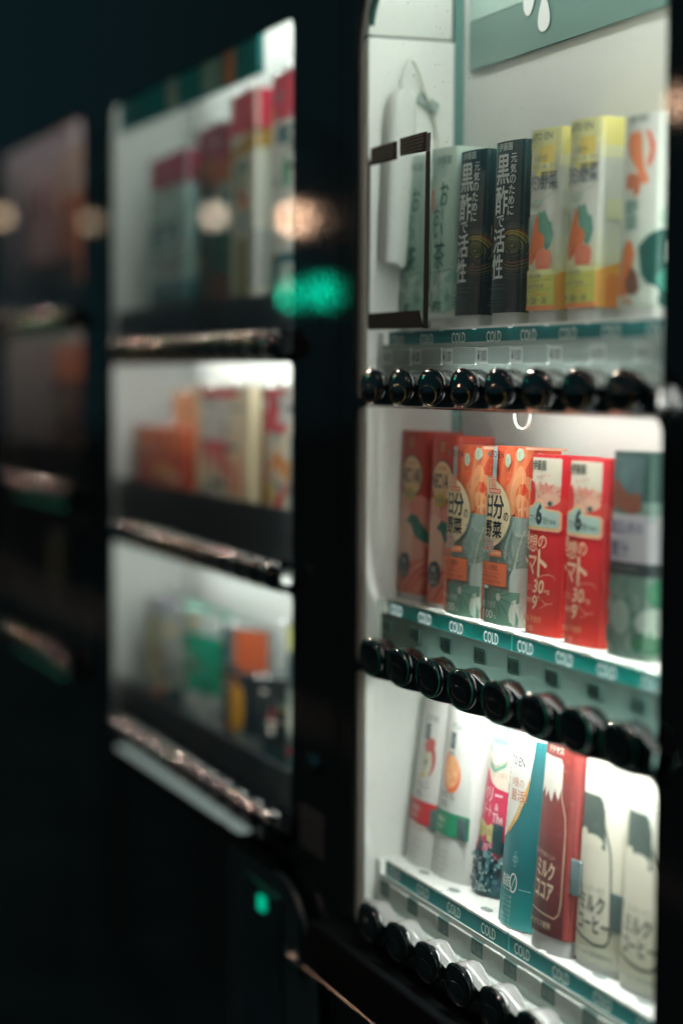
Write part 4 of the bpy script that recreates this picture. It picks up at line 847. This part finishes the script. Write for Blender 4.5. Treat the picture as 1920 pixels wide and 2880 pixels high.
# teal header band with an orange mark along the top of its window
mb = MB(); mb.box((-2.56, 0.004, 0.304), (-1.99, 0.010, 0.365), mat('band_teal', '#0C7F7C', rough=0.3, transl=0.6)); hb = mb.build('header_band', m2)
for (a, b, c_) in ((-2.11, -2.07, 'C77A3A'), (-2.19, -2.125, '8FBFB0'), (-2.33, -2.29, 'A9C0B4')):
    mb = MB(); mb.box((a, 0.003, 0.306), (b, 0.0038, 0.360), ink(c_)); mb.build('printed_mark', hb)
mb = MB(); mb.box((-2.49, -0.020, -0.4645), (-2.04, -0.006, -0.4595), emis('light_strip', (0.8, 1, 0.92), 0.24), 0.002); mb.box((-2.025, -0.020, -0.4645), (-1.98, -0.006, -0.4595), emis('light_strip', (0.8, 1, 0.92), 0.24), 0.002); mb.build('light_strip', m2)
mb = MB(); mb.box((-2.49, -0.024, -0.4750), (-1.86, -0.004, -0.4662), DULL, 0.003); mb.build('sill', m2)
# coin panel: bowed black housing with a green display
mb = MB(); out = rrect(-2.02, -1.02, -1.757, -0.479, (0.03, 0.03, 0.11, 0.02), 12); mb.plate(out, [], -0.012, -0.004, mat('panel_black', (0.020, 0.034, 0.040), rough=0.14, spec=0.6)); cp = mb.build('coin_panel', m2)
mb = MB(); mb.plate(rrect(-1.985, -0.66, -1.86, -0.505, 0.01), [], -0.0135, -0.0122, BLACKP); mb.build('display_window', cp)
mb = MB(); mb.tube([(x_, -0.0125, z_) for x_, z_ in out+out[:1]], 0.0022, mat('rim_dim_grey', (0.10, 0.13, 0.14), rough=0.2), 8, False); mb.build('panel_rim', cp)
for k in range(2):
    mb = MB(); mb.box((-1.9275+0.0095*k, -0.0160, -0.5290), (-1.9210+0.0095*k, -0.0138, -0.514), emis('led_green', (0.0, 1.0, 0.55), 0.55), 0.001); mb.build('led_digit', cp)
ST_ = mat('steel', (0.4, 0.4, 0.4), rough=0.15, metal=1); mb = MB(); mb.tube([(-1.802, -0.014, -0.505), (-1.802, -0.014, -0.56)], 0.003, ST_, 10); mb.build('return_lever', cp)
mb = MB(); mb.box((-1.835, -0.018, -0.565), (-1.800, -0.0125, -0.548), ST_, 0.002); mb.build('coin_slot', cp)
mb = MB(); mb.tube([(-1.795, -0.003, -0.36), (-1.795, -0.010, -0.36)], [0.011, 0.009], mat('steel', (.4, .4, .4)), 20); lk = mb.build('lock', m2)
mb = MB(); mb.box((-1.7965, -0.0108, -0.367), (-1.7935, -0.0102, -0.353), BLACKP); mb.build('keyhole', lk)
mb = MB(); mb.plate(rrect(-1.835, -0.445, -1.765, -0.405, 0.003), [], -0.0040, -0.0031, mat('sticker_dim', (0.030, 0.036, 0.038), rough=0.4, noise=0.3, nscale=120)); mb.build('notice_sticker', m2)
# ---- products in the middle machine
def pack(name, label, x, z, w_, h_, d_, base, bands, group=None, round_=False, cat='drink carton', lid=None, y=0.028, taper=1.0):
    t = thing(name, label, cat, (x, y, z), group)
    c = Carton(w_, d_, h_, min(w_, d_)*(0.49 if round_ else 0.12), (w_*0.18 if round_ else 1.0), slab_taper(taper, 0.55) if taper != 1 else None)
    rn_ = random.Random(len(label)*7+int(w_))
    for b in bands:
        if b[0] == 'r': c.rect(*b[1:])
        elif b[0] == 'e': c.ell(*b[1:])
        elif b[0] == 'p': c.poly(*b[1:])
        elif b[0] == 't': c.T(*b[1:])
    for k_ in range(16):          # small print and pictures, too blurred to read
        a_, b_ = rn_.uniform(-w_*0.45, w_*0.40), rn_.uniform(h_*0.1, h_*0.9); q_ = rn_.choice(['D9D6C8', '24323A', 'B8C2BE', '8A2E38', 'C9A24A', '3E7A78', '4A4A44'])
        if rn_.random() < 0.6: c.rect(a_, a_+rn_.uniform(8, w_*0.3), b_, b_+rn_.uniform(2.5, 6), q_)
        else: c.ell(a_, b_, rn_.uniform(3, 8), rn_.uniform(3, 9), q_)
    c.body(ink(base)).build('body', t, world=False); c.mb.build('printed_label', t, world=False)
    if lid:
        mb = MB(); mb.tube([(0, d_/2000, h_/1000), (0, d_/2000, h_/1000+lid[1])], lid[0], ink(lid[2]), 14); mb.build('cap', t, world=False)
    for k_ in range(2):          # chrome beads added to throw glints, no part of the pack
        mb = MB(); bm = bmesh.new(); bmesh.ops.create_icosphere(bm, subdivisions=2, radius=0.0032); bm.verts.index_update()
        cx_ = w_*(0.30-0.45*k_)/1000; cz_ = (h_+3-5*k_)/1000
        mb.add([(v.co.x+cx_, v.co.y-0.001, v.co.z+cz_) for v in bm.verts], [[v.index for v in f.verts] for f in bm.faces], mat('glint_chrome', (0.8, 0.8, 0.8), rough=0.05, metal=1), True); bm.free(); mb.build('glint_bead', t, world=False)
    return t
pack('drink_pack', 'wide blue-white pack with a red top, leftmost in the blurred middle machine', -2.425, 0.054, 175, 212, 22, 'B5D8D4',
     [('r', -76, 120, 172, 212, 'A8254A'), ('r', -76, 60, 100, 130, '4E8088'), ('r', -50, 70, 66, 92, '9DB4B0'), ('r', -76, 120, 0, 40, '123A42'), ('r', -76, 120, 40, 60, '3F7C80'), ('r', -40, 40, 104, 124, '9CC0C0')])
pack('drink_pack', 'dark green and red blurred pack between the wide pack and the white carton', -2.245, 0.054, 104, 226, 22, '16504A',
     [('r', -46, 90, 186, 226, '8A2440'), ('r', -20, 90, 160, 186, 'A5583A'), ('r', -20, 60, 110, 150, '2A4A5E'), ('r', 0, 60, 20, 60, '5A2E22'), ('r', -46, 0, 0, 100, '0C3A36'), ('r', 20, 80, 120, 160, '8A9A98')])
pack('drink_carton', 'tall white carton with red top and orange dot in the blurred middle machine', -2.122, 0.054, 92, 248, 26, 'BFC3B4',
     [('r', -44, 90, 204, 248, 'C02040'), ('p', [(-44, 186), (40, 206), (90, 206), (90, 190), (-44, 176)], 'A5802E'), ('e', -10, 165, 14, 14, '2E8A68'), ('e', 6, 132, 11, 10, 'CC6A22'), ('e', 6, 110, 8, 8, '4A9AA8'), ('r', -20, 16, 30, 92, '76762A'), ('r', 16, 80, 40, 100, 'A9ADA8'), ('r', -10, 40, 0, 24, '8A3A2A'), ('r', 30, 80, 100, 180, 'C9CCC0')])
pack('drink_carton', 'white carton with red top and blue foot, last in the blurred middle window', -1.985, 0.054, 80, 252, 26, 'C2C6BE',
     [('r', -44, 90, 204, 250, 'B81C3C'), ('r', -20, 90, 180, 196, '2A6068'), ('e', 10, 150, 11, 16, '12845E'), ('r', -44, 90, 0, 70, '125E68'), ('r', -10, 40, 14, 60, 'BFC6C0'), ('e', -16, 110, 6, 8, 'A06A3A'), ('e', -20, 142, 6, 5, '2E6A5A')])
pack('drink_pack', 'wide low red-orange pack, leftmost in the second blurred window', -2.465, -0.158, 235, 96, 22, 'B04A34', [('r', -120, 140, 66, 96, 'D0683E'), ('e', -30, 30, 60, 16, 'A83A2C'), ('e', 60, 26, 30, 18, 'C8704A')])
pack('drink_pack', 'pale orange pack set behind the low red-orange pack', -2.400, -0.158, 180, 140, 20, 'D08E56', [('r', -92, 120, 0, 74, 'B5492F'), ('e', -30, 96, 50, 20, 'D89A62')], y=0.052)
pack('drink_carton', 'cream carton with bold red print and red foot in the second blurred window', -2.200, -0.158, 205, 148, 24, 'D3C4A4',
     [('r', -76, 60, 134, 144, 'C62A3A'), ('r', -76, 30, 86, 132, 'C4C6C0'), ('p', [(-70, 86), (-60, 50), (-46, 84), (-30, 46), (-12, 84), (4, 44), (30, 60), (60, 52), (60, 34), (34, 30), (20, 86)], 'C01F3C'), ('r', -66, 20, 22, 46, 'B9C2B8'), ('r', -76, 20, 0, 22, '8A1E28'), ('e', 60, 50, 20, 24, 'D9A080')])
pack('drink_carton', 'red and white carton with a brown side, last in the second blurred window', -2.005, -0.158, 110, 148, 26, 'CFC8B4',
     [('r', -58, -30, 0, 146, '7A4A22'), ('r', -34, 30, 100, 146, 'C01A34'), ('r', 10, 60, 110, 140, 'C9C9C4'), ('p', [(-30, 60), (0, 84), (40, 70), (40, 50), (0, 66)], 'C8803A'), ('p', [(-20, 20), (30, 52), (30, 40), (0, 8)], 'C02A34'), ('r', 44, 80, 20, 100, '16505E'), ('e', -24, 40, 8, 10, 'C9B84A')])
g_ = 'tall bottles in the third blurred window'
pack('drink_bottle', 'grey and olive bottle, leftmost in the third blurred window', -2.505, -0.416, 165, 140, 30, '8E9490', [('r', -60, 20, 40, 118, '9A9850'), ('r', 20, 80, 0, 142, '8A8494'), ('r', -60, 80, 0, 26, '2E3A40'), ('r', 0, 30, 4, 26, 'A5482A'), ('e', -30, 126, 20, 12, 'C9B08A')], g_, True, 'bottle', taper=0.8)
pack('drink_bottle', 'bright teal bottle with a white shoulder in the third blurred window', -2.340, -0.416, 155, 142, 30, '0C8A6C', [('r', -62, 90, 112, 142, 'B5BFBA'), ('p', [(-60, 60), (90, 40), (90, 110), (-60, 124)], '0F8E70'), ('r', -62, 90, 0, 46, 'A9B0AE'), ('r', -62, -50, 0, 142, '0F4A50')], g_, True, 'bottle', taper=0.85)
pack('drink_can', 'dark can with orange sign and blue label in the third blurred window', -2.185, -0.416, 130, 140, 30, '6E7674', [('r', 20, 80, 92, 138, 'BF5A34'), ('r', -20, 12, 100, 138, '2E5E6C'), ('r', -52, 80, 20, 90, '14252E'), ('e', -30, 92, 16, 8, 'A8502E'), ('e', 24, 52, 12, 30, 'C08A28'), ('e', 4, 8, 20, 8, 'A8441E')], g_, True, 'can')
pack('drink_can', 'short black round can standing before the white liner in the third blurred window', -2.052, -0.416, 72, 100, 40, '0B2226', [('r', -30, 30, 10, 24, '12343A')], None, True, 'can')
pack('drink_bottle', 'grey bottle with a yellow neck, last in the third blurred window', -1.965, -0.416, 80, 168, 40, '7C8680', [('r', -44, 80, 140, 165, 'C0C274'), ('r', -30, 30, 100, 136, '2F4446'), ('r', 20, 60, 60, 110, 'B59A3A'), ('r', -44, 80, 0, 50, '2A4A46'), ('e', 0, 70, 18, 12, 'A8B0A4')], None, True, 'bottle')

# ================================================================== FAR MACHINE
m3 = thing('vending_machine', 'darkest and farthest vending machine at the left edge, dim pinkish packs inside', 'vending machine', (-3.0, 0, -EYE), 'vending machines side by side')
cabinet(m3, -3.70, -2.6465, -3.30, -2.735, 0.345, [(0.072, 0.345), (-0.165, 0.062), (-0.40, -0.178)], 0.75, -EYE+0.06, r1=0.02)
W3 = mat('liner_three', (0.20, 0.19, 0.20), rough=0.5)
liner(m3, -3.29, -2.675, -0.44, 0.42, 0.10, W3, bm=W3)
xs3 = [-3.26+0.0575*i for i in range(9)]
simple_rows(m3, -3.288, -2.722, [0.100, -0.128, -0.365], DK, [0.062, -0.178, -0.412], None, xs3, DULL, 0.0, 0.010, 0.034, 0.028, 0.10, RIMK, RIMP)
for (a, b) in ((0.072, 0.345), (-0.165, 0.062), (-0.40, -0.178)):
    pts = rrect(-3.2995, a, -2.7355, b, 0.008); mb = MB(); mb.add([(x, -0.0012, z) for x, z in pts], [list(range(len(pts)))], GLASS); mb.build('window_pane', m3)
tube_part(m3, -3.25, -2.76, 0.04, 0.400, 0.008, 13, (1, 0.84, 0.80), 'm3top'); tube_part(m3, -3.24, -2.76, 0.034, 0.086, 0.005, 16.0, (1, 0.75, 0.6), "m3mid")
mb = MB(); mb.tube([(-2.697, 0.010, 0.10), (-2.697, 0.010, 0.36)], 0.007, emis('tube_m3side_fill', (1, 0.84, 0.80), 5.5), n=10, cap=False); mb.build('fluorescent_tube', m3)  # unseen upright tube added as front light for these packs
for xk in xs3[3:]:                    # lit selection lamps under the far machine's buttons
    for zb in (0.062, -0.178, -0.412):
        mb = MB(); mb.box((xk-0.005, -0.020, zb-0.0040), (xk+0.005, -0.0175, zb-0.0005), emis('select_green', (0.15, 0.8, 0.5), 0.22)); mb.build('selection_lamp', m3)
pack('drink_pack', 'dusky pink pack in the top window of the farthest machine', -3.168, 0.102, 190, 205, 50, 'BFA4A8', [('r', -10, 40, 130, 175, '8A3A48'), ('r', -96, 96, 0, 70, '141A1E')])  # dark lower band paints the unlit foot of the pack
pack('drink_pack', 'orange-brown pack at the right end of the farthest machine top window', -2.974, 0.102, 150, 225, 50, 'C07850', [('r', -76, 100, 160, 225, 'CBB8A8'), ('r', -66, 66, 0, 70, '14181A'), ('r', -66, -20, 70, 140, '9A7A7A')])  # unlit foot painted dark here too
pack('drink_pack', 'red-orange pack in the second window of the farthest machine', -2.984, -0.126, 170, 172, 50, '5A2418', [('r', -86, 86, 120, 172, 'D07850'), ('r', -66, 0, 70, 90, '8A7A2E'), ('r', 0, 66, 0, 70, '1A2420')])  # pale top band paints the light near the window top
pack('drink_pack', 'dull yellow and grey pack in the third window of the farthest machine', -3.056, -0.363, 120, 140, 50, '2E3638', [('r', -30, 20, 60, 110, '8A8A3A')])

# ================================================================== SETTING
def plane_obj(name, x0, x1, y0, y1, z, m, kind='structure'):
    mb = MB(); mb.add([(x0, y0, z-EYE), (x1, y0, z-EYE), (x1, y1, z-EYE), (x0, y1, z-EYE)], [(0, 1, 2, 3)], m); o = mb.build(name); o['kind'] = kind; return o
plane_obj('pavement', -60, 40, -2.2, 30, 0.0, mat('pavement_dark', (0.020, 0.055, 0.070), rough=0.8, spec=0.0, noise=0.3, nscale=3, bump=0.3, bscale=60))
plane_obj('road', -60, 40, -40, -2.2, -0.12, mat('asphalt', (0.018, 0.050, 0.064), rough=0.9, spec=0.0, noise=0.3, nscale=5, bump=0.4, bscale=90))
mb = MB(); mb.box((-60, -2.35, -0.121-EYE), (40, -2.2005, -0.003-EYE), mat('kerb_stone', (0.15, 0.15, 0.15), rough=0.7, noise=0.2)); tag(mb.build('kerb'), kind='structure')
mb = MB(); mb.box((-9, 0.75, 0.004-EYE), (6, 0.95, 2.9-EYE), mat('wall_dark', (0.03, 0.032, 0.035), rough=0.7, noise=0.2, bump=0.2, bscale=30)); tag(mb.build('building_wall'), 'dark rendered building wall standing behind the row of vending machines', 'wall')

# ================================================================== STREET LIGHTS (seen as reflections in the glossy fronts)
def mirror(az, el, r):            # where a light stands whose image in the machine fronts shows at this bearing
    return (-r*math.cos(R(az)), 0.638-r*math.sin(R(az)), r*math.tan(R(el)))
def lamp(name, label, az, el, r, rad, col, s, xyz=None, gr='warm street lamps across the road'):
    x, y, z = xyz or mirror(az, el, r); zg = -EYE-0.12 if y < -2.2 else -EYE
    t = thing(name, label, 'street lamp', (x, y, zg), gr)
    P_ = mat('post_dark', (0.03, 0.03, 0.03), rough=0.5)
    mb = MB(); mb.tube([(x, y-0.30, zg+0.002), (x, y-0.30, zg+0.5), (x, y-0.30, z+0.18)], [0.02+rad*.2, 0.016+rad*.2, 0.012+rad*.2], P_, 12); mb.tube([(x, y-0.30, z+0.17), (x, y-0.15, z+0.20+rad), (x, y, z+rad+0.04)], 0.010, P_, 8); mb.build('post', t)
    mb = MB(); bm = bmesh.new(); bmesh.ops.create_icosphere(bm, subdivisions=2, radius=rad); bm.verts.index_update()
    mb.add([(v.co.x+x, v.co.y+y, v.co.z+z) for v in bm.verts], [[v.index for v in f.verts] for f in bm.faces], emis(f'glow_{col[2]:.2f}_{s}', col, s), True); bm.free(); mb.build('globe', t)
    if rad > 0.2: mb = MB(); mb.tube([(x, y, z-rad*1.30), (x, y, z-rad*1.34)], rad*3.2, P_, 24); mb.build('added_shade', t)  # wide disc added to keep the mast light off the road
    mb = MB(); mb.tube([(x, y, z+rad*0.8), (x, y, z+rad+0.045)], [rad*0.8, 0.022], P_, 14); mb.build('cap', t)
WARM = (1.0, 0.62, 0.40)
GS = 'slim warm post lamps along the pavement'
lamp('street_lamp', 'warm globe lamp whose reflection glows in the pillar between two machines', 18.85, 4.35, 8, 0.026, WARM, 55)
lamp('post_lamp', 'slim lamp mirrored as a disc in the middle machine window', 16.7, 4.4, 4.7, 0.016, (1.0, 0.84, 0.62), 12, gr=GS)
lamp('post_lamp', 'slim lamp mirrored beside the pillar of the farthest machine', 13.3, 4.2, 5.0, 0.014, (1.0, 0.74, 0.48), 4, gr=GS)
lamp('post_lamp', 'slim lamp mirrored at the left edge of the farthest window', 10.9, 4.3, 5.2, 0.016, (1.0, 0.72, 0.45), 6, gr=GS)
lamp('post_lamp', 'slim lamp mirrored in the right frame of the nearest machine', 29.4, 7.4, 5.0, 0.022, WARM, 26, gr=GS)
lamp('street_lamp', 'warm globe lamp down the road to the right of the machines', 0, 0, 0, 0.07, WARM, 200, xyz=(1.5, -9.5, 3.6))
lamp('street_lamp', 'warm globe lamp straight across the road from the nearest machine', 0, 0, 0, 0.07, WARM, 200.5, xyz=(-1.2, -9.0, 4.1))
GH = 'warm lamps on added masts far down the street'
for (x_, y_, z_, r_, l_) in ((-36, -2.6, 11.5, 0.28, 'nearest'), (-38, -5.0, 12.5, 0.26, 'middle'), (-22, -27, 10.5, 0.24, 'outermost')):  # masts are added; their height and distance suit the button glints
    lamp('street_lamp', l_+' of three added masts, unseen, with a warm globe far down the street', 0, 0, 0, r_, (1.0, 0.74, 0.58), 3800, xyz=(x_, y_, z_), gr=GH)
def sign(name, label, az, el, r, w_, h_, s):
    x, y, z = mirror(az, el, r); t = thing(name, label, 'sign', (x, y, -EYE), 'small green lit signs by the pavement')
    mb = MB(); mb.tube([(x, y-0.04, -EYE+0.002), (x, y-0.04, z)], 0.012, mat('post_dark', (0.03,)*3), 10); mb.build('post', t)
    mb = MB(); mb.box((x-0.004, y-w_/2-0.01, z-h_/2-0.01), (x-0.03, y+w_/2+0.01, z+h_/2+0.01), mat('post_dark', (0.03,)*3)); mb.build('housing', t)
    mb = MB(); mb.box((x-0.0035, y-w_/2, z-h_/2), (x+0.008, y+w_/2, z+h_/2), emis('glow_green', (0.0, 1.0, 0.56), s)); mb.build('light_panel', t)
sign('lit_sign', 'small upright green lit sign mirrored in the pillar, nearer the right', 19.7, 2.35, 4.6, 0.012, 0.045, 18)
sign('lit_sign', 'small upright green lit sign mirrored at the left side of the pillar', 18.75, 2.25, 4.8, 0.010, 0.040, 16)
